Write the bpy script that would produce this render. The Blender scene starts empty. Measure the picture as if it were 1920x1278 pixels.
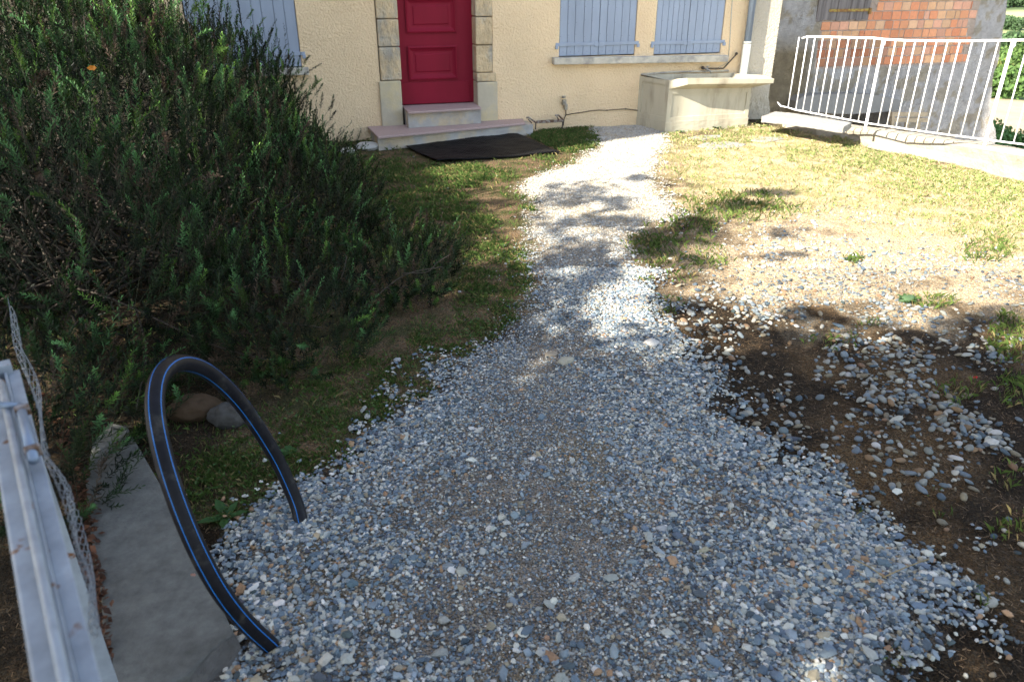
import bpy, math, random
import numpy as np
from mathutils import Vector
rng = np.random.default_rng(7); random.seed(7)
sc = bpy.context.scene
# ------------------------------------------------------------------ camera, sky, sun, exposure
FPX = 1395.0; PIT = math.radians(26.3); H = 1.75; PH = math.radians(16)
cam = bpy.data.cameras.new('camera'); cam.lens = FPX/1920*36; cam.sensor_width = 36
cam.clip_start = 0.02; cam.clip_end = 4000
cam.dof.use_dof = True; cam.dof.focus_distance = 4.6; cam.dof.aperture_fstop = 4.2
co = bpy.data.objects.new('camera', cam); sc.collection.objects.link(co)
co.location = (0, 0, H); co.rotation_euler = (math.radians(90)-PIT, 0, 0); sc.camera = co
SUN_EL = math.radians(36); SUN_AZ = math.radians(54)            # light travels towards azimuth 54 deg (from +Y to +X)
TS = np.array([-math.sin(SUN_AZ)*math.cos(SUN_EL), -math.cos(SUN_AZ)*math.cos(SUN_EL), math.sin(SUN_EL)])
w = bpy.data.worlds.new("World"); sc.world = w; w.use_nodes = True
nt = w.node_tree; bg = nt.nodes['Background']; sky = nt.nodes.new('ShaderNodeTexSky')
sky.sky_type = 'NISHITA'; sky.sun_disc = False; sky.sun_elevation = SUN_EL
sky.sun_rotation = math.pi+SUN_AZ; sky.altitude = 300; sky.air_density = 1.0; sky.dust_density = 0.6
hs = nt.nodes.new('ShaderNodeHueSaturation'); hs.inputs['Saturation'].default_value = .66
nt.links.new(sky.outputs[0], hs.inputs['Color']); nt.links.new(hs.outputs[0], bg.inputs[0]); bg.inputs[1].default_value = 0.145
sl = bpy.data.lights.new('sun', 'SUN'); sl.energy = 5.0; sl.angle = math.radians(0.5); sl.color = (1, 0.93, 0.8)
so = bpy.data.objects.new('sun', sl); sc.collection.objects.link(so)
so.rotation_euler = Vector((-TS[0], -TS[1], -TS[2])).to_track_quat('-Z', 'Y').to_euler(); so.location = (-6, -5, 12)
sc.view_settings.view_transform = 'Standard'; sc.view_settings.look = 'None'
sc.view_settings.exposure = 1.95; sc.view_settings.gamma = 1.0
sc.cycles.max_bounces = 6; sc.cycles.use_denoising = True

# ------------------------------------------------------------------ layout helpers
C0 = np.array([0, 0, H]); U = np.array([math.cos(PH), math.sin(PH), 0]); N = np.array([math.sin(PH), -math.cos(PH), 0])
UP = np.array([0, 0, 1.0])
def ray(x, y):
    a, b = x-960, y-639; c, s = math.cos(PIT), math.sin(PIT)
    d = np.array([a, FPX*c-b*s, -FPX*s-b*c]); return d/np.linalg.norm(d)
def g(x, y, z=0.0):
    d = ray(x, y); return C0+d*((z-H)/d[2])
B = g(1197, 235)
def W(u, n, z): return B+U*u+N*n+UP*z
def P3(x, y, off=0.0):
    d = ray(x, y); o = B+N*off; return C0+d*(((o-C0)@N)/(d@N))
def fc(x, y, off=0.0):
    p = P3(x, y, off); return float((p-B)@U), float(p[2])
def pix(X):
    X = np.asarray(X, float); q = X-C0; c, s = math.cos(PIT), math.sin(PIT)
    zf = q[..., 1]*c-q[..., 2]*s; yd = -(q[..., 1]*s+q[..., 2]*c)
    zf = np.where(zf < 0.05, 0.05, zf)
    return 960+FPX*q[..., 0]/zf, 639+FPX*yd/zf
def _h(ix, iy, s):
    n = (ix*374761393+iy*668265263+s*1442695041) & 0x7fffffff
    n = ((n ^ (n >> 13))*1274126177) & 0x7fffffff
    return ((n ^ (n >> 16)) & 0xffff)/65535.0
def noise(x, y, f, s=0):
    x = np.asarray(x)*f+1000; y = np.asarray(y)*f+1000
    ix = np.floor(x).astype(np.int64); iy = np.floor(y).astype(np.int64); fx = x-ix; fy = y-iy
    fx = fx*fx*(3-2*fx); fy = fy*fy*(3-2*fy)
    a = _h(ix, iy, s); b = _h(ix+1, iy, s); c = _h(ix, iy+1, s); d = _h(ix+1, iy+1, s)
    return (a*(1-fx)+b*fx)*(1-fy)+(c*(1-fx)+d*fx)*fy
def fbm(x, y, f, s=0): return (noise(x, y, f, s)*.5+noise(x, y, f*2.1, s+1)*.3+noise(x, y, f*4.3, s+2)*.2)
def inpoly(px, py, poly):
    r = np.zeros(np.shape(px), bool); n = len(poly)
    for i in range(n):
        x1, y1 = poly[i]; x2, y2 = poly[(i+1) % n]
        c = ((y1 > py) != (y2 > py)) & (px < (x2-x1)*(py-y1)/((y2-y1) if y2 != y1 else 1e-9)+x1)
        r ^= c
    return r
def gpoly(pp): return [tuple(g(x, y)[:2]) for x, y in pp]
def ell(px, py, items):           # soft union of ellipses given as (cx, cy, rx, ry, weight)
    r = np.zeros(np.shape(px))
    for cx, cy, rx, ry, wt in items:
        r = np.maximum(r, wt*np.clip(1.6-1.6*(((px-cx)/rx)**2+((py-cy)/ry)**2), 0, 1))
    return r

# ------------------------------------------------------------------ mesh helpers
def link(o, parent=None):
    sc.collection.objects.link(o)
    if parent is not None: o.parent = parent
    return o
def tag(o, label=None, cat=None, group=None, kind=None):
    if label: o['label'] = label
    if cat: o['category'] = cat
    if group: o['group'] = group
    if kind: o['kind'] = kind
    return o
def empty(name, loc=(0, 0, 0), label=None, cat=None, group=None):
    o = bpy.data.objects.new(name, None); o.location = loc; o.empty_display_size = .1
    link(o); return tag(o, label, cat, group)
def mk(name, V, F, mat, parent=None, col=None, smooth=False, k=None):
    """V (n,3), F (m,k) int array or list of arrays / tuples"""
    V = np.asarray(V, np.float32); me = bpy.data.meshes.new(name)
    if isinstance(F, np.ndarray):
        sizes = np.full(len(F), F.shape[1], np.int32); idx = F.astype(np.int32).ravel()
    else:
        sizes = np.array([len(f) for f in F], np.int32); idx = np.array([i for f in F for i in f], np.int32)
    if parent is not None:
        V = V-np.array(parent['org'] if 'org' in parent else parent.matrix_world.translation, np.float32) if False else V
    me.vertices.add(len(V)); me.vertices.foreach_set('co', V.ravel())
    me.loops.add(len(idx)); me.loops.foreach_set('vertex_index', idx)
    me.polygons.add(len(sizes)); st = np.zeros(len(sizes), np.int32); st[1:] = np.cumsum(sizes)[:-1]
    me.polygons.foreach_set('loop_start', st)
    me.polygons.foreach_set('use_smooth', np.full(len(sizes), smooth))
    me.update(calc_edges=True)
    if col is not None:
        a = me.color_attributes.new('col', 'FLOAT_COLOR', 'POINT')
        c = np.ones((len(V), 4), np.float32); c[:, :3] = col; a.data.foreach_set('color', c.ravel())
    me.materials.append(mat)
    o = bpy.data.objects.new(name, me); link(o)
    if parent is not None:
        o.parent = parent; o.location = tuple(-x for x in parent_world(parent))
    return o
def parent_world(p):
    v = Vector(p.location); q = p.parent
    while q is not None: v += Vector(q.location); q = q.parent
    return v
class MB:
    def __init__(s): s.V = []; s.F = []; s.C = []; s.n = 0
    def add(s, V, F, c=None):
        V = np.asarray(V, float); s.V.append(V); s.F += [tuple(i+s.n for i in f) for f in F]; s.n += len(V)
        s.C.append(np.tile(np.array(c if c is not None else (1, 1, 1), float), (len(V), 1)))
    def hexa(s, p, c=None):       # 8 points: bottom loop 4, top loop 4
        s.add(p, [(3, 2, 1, 0), (4, 5, 6, 7), (0, 1, 5, 4), (1, 2, 6, 5), (2, 3, 7, 6), (3, 0, 4, 7)], c)
    def wbox(s, u0, u1, n0, n1, z0, z1, c=None, j=0):      # box in facade coordinates
        q = [W(u0, n1, z0), W(u1, n1, z0), W(u1, n0, z0), W(u0, n0, z0), W(u0, n1, z1), W(u1, n1, z1), W(u1, n0, z1), W(u0, n0, z1)]
        if j: q = [a+rng.normal(0, j, 3) for a in q]
        s.hexa(q, c)
    def box(s, c0, ax, ay, az, c=None):                      # centre and three half axes
        c0 = np.array(c0, float); q = [c0+sx*ax+sy*ay+sz*az for sz in (-1, 1) for sx, sy in ((-1, -1), (1, -1), (1, 1), (-1, 1))]
        s.hexa(q, c)
    def tube(s, pts, r, k=8, c=None, cap=True):
        pts = [np.array(p, float) for p in pts]; m = len(pts); V = []; F = []
        rr = r if hasattr(r, '__len__') else [r]*m; prev = None
        for i, p in enumerate(pts):
            t = pts[min(i+1, m-1)]-pts[max(i-1, 0)]; t /= np.linalg.norm(t)+1e-9
            if prev is None:
                a = np.cross(t, [0, 0, 1.0]);
                if np.linalg.norm(a) < .1: a = np.cross(t, [1.0, 0, 0])
            else: a = prev-t*(prev@t)
            a /= np.linalg.norm(a)+1e-9; prev = a; b = np.cross(t, a)
            for j in range(k):
                q = 2*math.pi*j/k; V.append(p+rr[i]*(math.cos(q)*a+math.sin(q)*b))
        for i in range(m-1):
            for j in range(k): F.append((i*k+j, i*k+(j+1) % k, (i+1)*k+(j+1) % k, (i+1)*k+j))
        if cap: F += [tuple(range(k))[::-1], tuple((m-1)*k+j for j in range(k))]
        s.add(V, F, c)
    def build(s, name, mat, parent=None, smooth=False, col=False):
        return mk(name, np.concatenate(s.V), s.F, mat, parent, np.concatenate(s.C) if col else None, smooth)
def bevel(o, wd=.006, seg=2):
    m = o.modifiers.new('bevel', 'BEVEL'); m.width = wd; m.segments = seg; m.limit_method = 'ANGLE'; m.angle_limit = math.radians(40)
    return o
def rocky(o, st=.01, sub=3, sc_=.1):
    m = o.modifiers.new('sub', 'SUBSURF'); m.subdivision_type = 'SIMPLE'; m.levels = m.render_levels = sub
    t = bpy.data.textures.new('rough', 'CLOUDS'); t.noise_scale = sc_; t.noise_depth = 3
    d = o.modifiers.new('disp', 'DISPLACE'); d.texture = t; d.strength = st; d.texture_coords = 'GLOBAL'; d.mid_level = .5
    return o

# ------------------------------------------------------------------ materials
def mat(name, col=(.5, .5, .5), rough=.8, attr=False, var=.0, vs=5.0, bump=0.0, bs=60.0, bd=.01, col2=None, c2s=3.0, c2t=(.45, .6), metal=0.0, spec=None, trans=0.0, bump2=0.0, b2s=8.0, stretch=None, detail=6.0):
    m = bpy.data.materials.new(name); m.use_nodes = True; t = m.node_tree; b = t.nodes['Principled BSDF']
    b.inputs['Roughness'].default_value = rough; b.inputs['Metallic'].default_value = metal
    b.inputs['Specular IOR Level'].default_value = .3 if spec is None else spec
    tc = t.nodes.new('ShaderNodeTexCoord'); vec = tc.outputs['Object']
    if stretch:
        mp = t.nodes.new('ShaderNodeMapping'); mp.inputs['Scale'].default_value = stretch; t.links.new(vec, mp.inputs[0]); vec = mp.outputs[0]
    if attr:
        a = t.nodes.new('ShaderNodeAttribute'); a.attribute_name = 'col'; c = a.outputs['Color']
    else:
        r = t.nodes.new('ShaderNodeRGB'); r.outputs[0].default_value = (*col, 1); c = r.outputs[0]
    def nz(s, d=detail):
        n = t.nodes.new('ShaderNodeTexNoise'); n.inputs['Scale'].default_value = s; n.inputs['Detail'].default_value = d
        n.inputs['Roughness'].default_value = .6; t.links.new(vec, n.inputs['Vector']); return n.outputs['Fac']
    if col2 is not None:
        mr = t.nodes.new('ShaderNodeMapRange'); t.links.new(nz(c2s), mr.inputs[0]); mr.inputs[1].default_value = c2t[0]; mr.inputs[2].default_value = c2t[1]
        mx = t.nodes.new('ShaderNodeMix'); mx.data_type = 'RGBA'; t.links.new(mr.outputs[0], mx.inputs[0]); t.links.new(c, mx.inputs[6]); mx.inputs[7].default_value = (*col2, 1); c = mx.outputs[2]
    if var:
        mr = t.nodes.new('ShaderNodeMapRange'); t.links.new(nz(vs), mr.inputs[0]); mr.inputs[1].default_value = .25; mr.inputs[2].default_value = .75
        mr.inputs[3].default_value = 1-var; mr.inputs[4].default_value = 1+var
        mx = t.nodes.new('ShaderNodeVectorMath'); mx.operation = 'SCALE'; t.links.new(c, mx.inputs[0]); t.links.new(mr.outputs[0], mx.inputs['Scale']); c = mx.outputs[0]
    t.links.new(c, b.inputs['Base Color'])
    nrm = None
    for s_, st_, dd in ((bs, bump, bd), (b2s, bump2, bd*2.5)):
        if st_:
            bn = t.nodes.new('ShaderNodeBump'); bn.inputs['Strength'].default_value = st_; bn.inputs['Distance'].default_value = dd
            t.links.new(nz(s_, 4.0), bn.inputs['Height'])
            if nrm is not None: t.links.new(nrm, bn.inputs['Normal'])
            nrm = bn.outputs[0]
    if nrm is not None: t.links.new(nrm, b.inputs['Normal'])
    if trans:
        tr = t.nodes.new('ShaderNodeBsdfTranslucent'); t.links.new(c, tr.inputs[0]); mxs = t.nodes.new('ShaderNodeMixShader'); mxs.inputs[0].default_value = trans
        out = [n for n in t.nodes if n.type == 'OUTPUT_MATERIAL'][0]
        t.links.new(b.outputs[0], mxs.inputs[1]); t.links.new(tr.outputs[0], mxs.inputs[2]); t.links.new(mxs.outputs[0], out.inputs[0])
    return m
M = {}
M['stucco'] = mat('stucco', (.80, .61, .385), .95, var=.07, vs=1.3, bump=.9, bs=48, bd=.03, col2=(.74, .55, .34), c2s=.9, c2t=(.55, .75), spec=.1)
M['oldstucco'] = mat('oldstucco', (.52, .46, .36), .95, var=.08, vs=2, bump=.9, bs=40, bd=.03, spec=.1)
M['limestone'] = mat('limestone', (.60, .46, .28), .9, var=.25, vs=9, bump=1.0, bs=26, bd=.03, col2=(.40, .36, .29), c2s=4, bump2=.5, b2s=60, stretch=(1, 1, .6))
M['basestone'] = mat('basestone', (.43, .38, .285), .9, var=.12, vs=6, bump=.5, bs=50, bd=.006, col2=(.50, .42, .26), c2s=3.2)
M['doorpaint'] = mat('doorpaint', (.195, .009, .024), .5, var=.16, vs=3, bump=.15, bs=90, bd=.002, spec=.12, stretch=(1, 1, .25))
M['shutter'] = mat('shutter', (.27, .315, .39), .6, var=.12, vs=4, bump=.12, bs=80, bd=.002, stretch=(1, 1, .3))
M['dark'] = mat('dark', (.015, .013, .012), .9, var=.2)
M['concrete'] = mat('concrete', (.115, .115, .106), .92, var=.3, vs=26, bump=.7, bs=130, bd=.005, col2=(.09, .09, .083), c2s=2.2, bump2=.4, b2s=12)
M['sill'] = mat('sill', (.50, .46, .38), .9, var=.2, vs=10, bump=.4, bs=60, bd=.006, col2=(.30, .28, .25), c2s=6)
M['basin'] = mat('basin', (.46, .42, .32), .9, var=.14, vs=4, bump=.3, bs=90, bd=.003, col2=(.26, .22, .16), c2s=5, c2t=(.52, .72), stretch=(1, 1, .22))
M['terrazzo'] = mat('terrazzo', (.36, .265, .245), .6, var=.35, vs=260, bump=.1, bs=200, bd=.001, detail=1)
M['stepcon'] = mat('stepcon', (.34, .33, .31), .9, var=.2, vs=7, bump=.6, bs=35, bd=.01, col2=(.45, .37, .26), c2s=4)
M['rubber'] = mat('rubber', (.007, .007, .008), .55, var=.3, vs=20, spec=.14)
M['zinc'] = mat('zinc', (.20, .25, .33), .5, metal=.4, var=.12, vs=8)
M['greypipe'] = mat('greypipe', (.42, .42, .38), .8, var=.1, vs=9)
M['brass'] = mat('brass', (.30, .29, .26), .4, metal=.7, var=.3, vs=60)
M['iron'] = mat('iron', (.07, .055, .045), .8, var=.4, vs=30, bump=.4, bs=120, bd=.002)
M['rust'] = mat('rust', (.22, .11, .04), .85, var=.4, vs=40, col2=(.35, .26, .06), c2s=30)
M['darkrust'] = mat('darkrust', (.10, .055, .03), .9, var=.4, vs=90, col2=(.26, .24, .24), c2s=60)
M['scraper'] = mat('scraper', (.30, .27, .23), .8, var=.3, vs=25, col2=(.11, .06, .04), c2s=16, c2t=(.42, .56))
M['whitepaint'] = mat('whitepaint', (.78, .78, .77), .5, var=.06, vs=20, col2=(.40, .22, .10), c2s=26, c2t=(.70, .76))
M['gatepaint'] = mat('gatepaint', (.26, .29, .33), .6, var=.25, vs=22, col2=(.16, .07, .03), c2s=19, c2t=(.64, .68), bump=.2, bs=90, bd=.002)
M['wallcon'] = mat('wallcon', (.29, .255, .20), .92, var=.12, vs=6, bump=.5, bs=40, bd=.012, col2=(.34, .24, .08), c2s=3.1, c2t=(.66, .78), bump2=.5, b2s=9)
M['slab'] = mat('slab', (.24, .23, .21), .9, var=.1, vs=8, bump=.4, bs=70, bd=.005)
M['plaster'] = mat('plaster', (.40, .38, .36), .95, attr=True, var=.2, vs=7, bump=1.0, bs=14, bd=.06, bump2=.8, b2s=50)
M['brick'] = mat('brick', (.4, .2, .1), .9, attr=True, var=.16, vs=30, bump=.5, bs=60, bd=.006)
M['oldwood'] = mat('oldwood', (.17, .15, .14), .9, var=.55, vs=26, bump=.8, bs=40, bd=.006, stretch=(1, 1, .06))
M['straw'] = mat('straw', (.22, .17, .09), .8, var=.3, vs=60)
M['palewood'] = mat('palewood', (.38, .30, .20), .85, var=.3, vs=12)
M['ground'] = mat('ground', rough=.97, attr=True, var=.6, vs=130, bump=1.0, bs=110, bd=.012, spec=.1, bump2=.7, b2s=26)
M['stone'] = mat('stone', rough=.85, attr=True, var=.12, vs=90, bump=.25, bs=150, bd=.002, spec=.25)
M['rock'] = mat('rock', (.30, .28, .25), .9, var=.25, vs=14, bump=.5, bs=60, bd=.006, col2=(.22, .17, .11), c2s=7)
M['grass'] = mat('grass', rough=.6, attr=True, trans=.25, spec=.25)
M['leaf'] = mat('leaf', rough=.5, attr=True, trans=.25, spec=.16)
M['canopyleaf'] = mat('canopyleaf', (.06, .11, .025), .6, trans=.2)
M['bark'] = mat('bark', (.16, .12, .09), .95, var=.3, vs=20, bump=.8, bs=30, bd=.02)
M['twig'] = mat('twig', (.055, .044, .035), .9, var=.35, vs=60)
M['shoot'] = mat('shoot', (.035, .04, .022), .8, var=.3, vs=40)
M['hose'] = mat('hose', (.006, .006, .009), .5, col2=(.035, .033, .030), c2s=16, c2t=(.56, .72), var=.5, vs=60, spec=.18, bump=.15, bs=200, bd=.001)
M['hosestripe'] = mat('hosestripe', (.01, .13, .42), .4, var=.1, vs=30)
M['print'] = mat('print', (.14, .16, .2), .6)
M['wire'] = mat('wire', (.30, .34, .40), .45, metal=.6, var=.2, vs=50)
M['terrain'] = mat('terrain', rough=.95, attr=True, var=.2, vs=.25, bump=.3, bs=2, bd=.3)
M['farleaf'] = mat('farleaf', rough=.7, attr=True, trans=.15)
M['rooftile'] = mat('rooftile', (.40, .20, .12), .9, var=.25, vs=5, bump=.5, bs=10, bd=.03)
M['plate'] = mat('plate', (.75, .74, .70), .5)

def grit(m, sc1=210.0, amt=.55):
    t = m.node_tree; b = t.nodes['Principled BSDF']; src = b.inputs['Base Color'].links[0].from_socket
    tc = t.nodes.new('ShaderNodeTexCoord'); v = t.nodes.new('ShaderNodeTexVoronoi'); v.inputs['Scale'].default_value = sc1; t.links.new(tc.outputs['Object'], v.inputs['Vector'])
    sx = t.nodes.new('ShaderNodeSeparateColor'); t.links.new(v.outputs['Color'], sx.inputs[0])
    mr = t.nodes.new('ShaderNodeMapRange'); t.links.new(sx.outputs[0], mr.inputs[0]); mr.inputs[3].default_value = 1-amt; mr.inputs[4].default_value = 1+amt*1.25
    sv = t.nodes.new('ShaderNodeVectorMath'); sv.operation = 'SCALE'; t.links.new(src, sv.inputs[0]); t.links.new(mr.outputs[0], sv.inputs['Scale'])
    mr2 = t.nodes.new('ShaderNodeMapRange'); t.links.new(sx.outputs[1], mr2.inputs[0]); mr2.inputs[1].default_value = .3; mr2.inputs[2].default_value = .9
    tint = t.nodes.new('ShaderNodeMix'); tint.data_type = 'RGBA'; t.links.new(mr2.outputs[0], tint.inputs[0]); tint.inputs[6].default_value = (1.12, .98, .82, 1); tint.inputs[7].default_value = (.86, .98, 1.16, 1)
    mu = t.nodes.new('ShaderNodeVectorMath'); mu.operation = 'MULTIPLY'; t.links.new(sv.outputs[0], mu.inputs[0]); t.links.new(tint.outputs[2], mu.inputs[1]); t.links.new(mu.outputs[0], b.inputs['Base Color'])
    bn = t.nodes.new('ShaderNodeBump'); bn.inputs['Strength'].default_value = .8; bn.inputs['Distance'].default_value = .004; bn.invert = True; t.links.new(v.outputs['Distance'], bn.inputs['Height'])
    if b.inputs['Normal'].links: t.links.new(b.inputs['Normal'].links[0].from_socket, bn.inputs['Normal'])
    t.links.new(bn.outputs[0], b.inputs['Normal'])
grit(M['ground'])
# ------------------------------------------------------------------ ground layout
PATH = [(380, 1500), (470, 1278), (450, 1200), (412, 1075), (430, 1010), (500, 960), (560, 925), (640, 890), (700, 850), (735, 800), (800, 745), (825, 695), (900, 660), (985, 640), (1000, 590), (1012, 520), (1003, 470), (998, 420), (1008, 385), (975, 345), (1035, 322), (1100, 297), (1130, 272), (1118, 247), (1128, 232), (1230, 232), (1248, 262), (1240, 285), (1225, 310), (1212, 345), (1262, 388), (1270, 408), (1192, 440), (1180, 490), (1190, 535), (1212, 580), (1215, 610), (1285, 650), (1312, 700), (1342, 760), (1395, 840), (1480, 890), (1570, 950), (1650, 1005), (1735, 1060), (1762, 1110), (1725, 1180), (1655, 1235), (1640, 1278), (1700, 1500)]
PATHG = gpoly(PATH)
PALE = [(1290, 470), (1400, 425), (1560, 385), (1700, 410), (1960, 500), (2100, 570), (1920, 580), (1700, 580), (1560, 590), (1400, 570), (1290, 540), (1200, 520)]
PALEG = gpoly(PALE)
LAWN = [(1235, 262), (1420, 228), (1600, 262), (1960, 350), (2200, 420), (2100, 560), (1900, 510), (1740, 440), (1560, 400), (1420, 400), (1290, 400), (1230, 380), (1210, 330)]
LAWNG = gpoly(LAWN)
LEFT = [(560, 262), (620, 235), (700, 222), (960, 215), (1128, 218), (1128, 262), (1100, 297), (1035, 322), (985, 345), (1005, 400), (1008, 520), (1000, 600), (900, 660), (820, 700), (730, 800), (560, 925), (410, 1050), (250, 900), (0, 700), (-400, 500), (-100, 300)]
LEFTG = gpoly(LEFT)
def warp(x, y, a=.10):
    return x+(fbm(x, y, 5, 3)-.5)*a*2, y+(fbm(x, y, 5, 9)-.5)*a*2
def masks(x, y):
    px, py = pix(np.stack([x, y, np.zeros_like(x)], -1))
    xa, ya = warp(x, y, .11)
    path = np.zeros(np.shape(x)); rr_ = .10
    for q, (ox, oy) in enumerate([(0, 0), (1, .3), (-1, -.3), (.4, 1), (-.4, -1), (.5, -.5), (-.5, .5)]):
        path = path+inpoly(xa+ox*rr_+(noise(x, y, 14, 300+q)-.5)*.12, ya+oy*rr_+(noise(x, y, 14, 320+q)-.5)*.12, PATHG)/7.0
    path = np.clip(path*1.15-.05, 0, 1)
    path = np.where((y < 1.0) & (np.abs(x+.1) < 1.1), 1.0, path)
    xb, yb = warp(x, y, .6)
    jj = [(0, 0), (.22, .1), (-.22, -.1), (.1, -.25), (-.1, .25), (.35, -.2), (-.35, .2)]; nn_ = [((noise(x, y, 6, 400+q)-.5)*.5, (noise(x, y, 6, 420+q)-.5)*.5) for q in range(7)]
    pale = sum(inpoly(xb+a_+n_[0], yb+b_+n_[1], PALEG)/7.0 for (a_, b_), n_ in zip(jj, nn_))*(1-path); lawn = sum(inpoly(xb+a_+n_[0], yb+b_+n_[1], LAWNG)/7.0 for (a_, b_), n_ in zip(jj, nn_))*(1-path)
    tot = np.maximum(pale+lawn, 1e-6); sc__ = np.minimum(1, (1-path)/tot); pale = pale*sc__; lawn = lawn*sc__; left = inpoly(xa, ya, LEFTG)*np.clip(1-path-pale-lawn, 0, 1)
    soil = np.clip(1-path-pale-lawn-left, 0, 1)
    return path, pale, lawn, left, soil, px, py
def gz(x, y):
    return (fbm(x, y, 1.1, 21)-.5)*.05+(fbm(x, y, 7, 31)-.5)*.018
# ---- ground sheet
WALLG = [g(1400, 214), g(1470, 236), g(1590, 262), g(1640, 283), g(1700, 290), g(1845, 326), g(1920, 345), g(2100, 395), g(2700, 620), g(3600, 1100)]
WALLX = np.array([p[0] for p in WALLG]); WALLY = np.array([p[1] for p in WALLG])
xs = np.concatenate([np.arange(-14, -3, .12), np.arange(-3, 5.6, .03), np.arange(5.6, 12, .12)]); ys = np.concatenate([np.arange(-10, .6, .12), np.arange(.6, 6, .024), np.arange(6, 12.5, .04)])
X, Y = np.meshgrid(xs, ys); path, pale, lawn, left, soil, px, py = masks(X, Y); Z = gz(X, Y)+.012*path
n1 = fbm(X, Y, 2.2, 5); n2 = fbm(X, Y, 9, 6); n3 = rng.random(X.shape)
def cc(*c): return np.array(c, float)
frg = np.clip((Y-4.2)/2.5, 0, 1)[..., None]  # far path paler: dustier gravel, with sunlit brightness also put into its colour
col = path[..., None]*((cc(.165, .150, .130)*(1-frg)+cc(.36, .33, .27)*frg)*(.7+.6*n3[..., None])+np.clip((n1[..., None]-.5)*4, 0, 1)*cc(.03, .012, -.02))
col = col+pale[..., None]*(cc(.40, .32, .215)*(.8+.4*n2[..., None]))  # pale pebbly earth, the sunlight on it also put into the colour
gr = np.clip((n2-.42)*6, 0, 1)[..., None]
col = col+lawn[..., None]*(cc(.44, .345, .22)*(1-gr)+cc(.30, .26, .13)*gr)
col = col+left[..., None]*(cc(.13, .092, .055)*(1-gr)+cc(.06, .06, .026)*gr)
col = col+soil[..., None]*(cc(.025, .018, .011)*(.65+.6*n3[..., None])+np.clip((n1[..., None]-.55)*5, 0, 1)*cc(.06, .038, .018))  # dark soil, the tree's shade also put into its colour
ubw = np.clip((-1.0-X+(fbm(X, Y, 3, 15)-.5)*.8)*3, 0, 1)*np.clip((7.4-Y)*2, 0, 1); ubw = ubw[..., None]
col = col*(1-ubw)+ubw*cc(.035, .026, .016)*(.6+.8*n3[..., None])  # shade under the bush painted into the ground colour
V = np.stack([X, Y, Z], -1).reshape(-1, 3); nx, ny = len(xs), len(ys)
i = (np.arange(ny-1)[:, None]*nx+np.arange(nx-1)[None]).ravel(); F = np.stack([i, i+1, i+nx+1, i+nx], -1)
cx = V[F].mean(1)
order = np.argsort(WALLY); wx = np.interp(cx[:, 1], WALLY[order], WALLX[order])+.12
inh = ((cx-B)@N) < -.12
F = F[(cx[:, 0] < wx) & ~inh]
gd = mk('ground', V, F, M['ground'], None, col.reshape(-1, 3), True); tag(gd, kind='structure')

# ---- loose stones as one mesh per kind
def ico(sub=0):
    t = (1+5**.5)/2; v = [(-1, t, 0), (1, t, 0), (-1, -t, 0), (1, -t, 0), (0, -1, t), (0, 1, t), (0, -1, -t), (0, 1, -t), (t, 0, -1), (t, 0, 1), (-t, 0, -1), (-t, 0, 1)]
    f = [(0, 11, 5), (0, 5, 1), (0, 1, 7), (0, 7, 10), (0, 10, 11), (1, 5, 9), (5, 11, 4), (11, 10, 2), (10, 7, 6), (7, 1, 8), (3, 9, 4), (3, 4, 2), (3, 2, 6), (3, 6, 8), (3, 8, 9), (4, 9, 5), (2, 4, 11), (6, 2, 10), (8, 6, 7), (9, 8, 1)]
    v = [np.array(a)/np.linalg.norm(a) for a in v]
    for _ in range(sub):
        nf = []; cache = {}
        def mid(a, b):
            k_ = (min(a, b), max(a, b))
            if k_ not in cache: m_ = v[a]+v[b]; v.append(m_/np.linalg.norm(m_)); cache[k_] = len(v)-1
            return cache[k_]
        for a, b, c in f:
            x_, y_, z_ = mid(a, b), mid(b, c), mid(c, a); nf += [(a, x_, z_), (b, y_, x_), (c, z_, y_), (x_, y_, z_)]
        f = nf
    return np.array(v), np.array(f)
def stones(name, P, S, cols, sub, smooth, flat=(.35, .65), jit=.22, label=None, cat=None, sink=.25):
    v, f = ico(sub); n = len(P); k = len(v)
    base = np.tile(v[None], (n, 1, 1))
    # low order distortion keeps stones lumpy, not spiky
    for a in range(3):
        d = rng.normal(size=(n, 1, 3)); d /= np.linalg.norm(d, axis=2, keepdims=True)
        base = base*(1+jit*np.sin(2.2*(base*d).sum(2, keepdims=True)+rng.random((n, 1, 1))*6))
    if not smooth: base = base*(1+rng.normal(0, .10, (n, k, 1)))
    sx = np.stack([rng.uniform(.85, 1.4, n), rng.uniform(.6, 1.0, n), rng.uniform(*flat, n)], -1)
    base = base*sx[:, None]*S[:, None, None]
    a = rng.random(n)*2*math.pi; tl = rng.normal(0, .28, n)
    ca, sa = np.cos(a), np.sin(a); ct, st = np.cos(tl), np.sin(tl)
    x = base[..., 0]; y = base[..., 1]; z = base[..., 2]
    x, z = x*ct[:, None]-z*st[:, None], x*st[:, None]+z*ct[:, None]
    x, y = x*ca[:, None]-y*sa[:, None], x*sa[:, None]+y*ca[:, None]
    V = np.stack([x, y, z], -1)+P[:, None]
    V[..., 2] += (S*sx[:, 2]*(1-2*sink))[:, None]
    F = (f[None]+np.arange(n)[:, None, None]*k).reshape(-1, 3)
    o = mk(name, V.reshape(-1, 3), F, M['stone'], None, np.repeat(cols, k, 0), smooth)
    tag(o, label, cat, kind='stuff'); return o
def scatter(n, box, fn):
    x = rng.uniform(box[0], box[1], n); y = rng.uniform(box[2], box[3], n); k = rng.random(n) < fn(x, y); return x[k], y[k]
def inview(x, y, m=60):
    px, py = pix(np.stack([x, y, np.zeros_like(x)], -1)); return (px > -m) & (px < 1920+m) & (py > 200) & (py < 1278+250)
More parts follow.
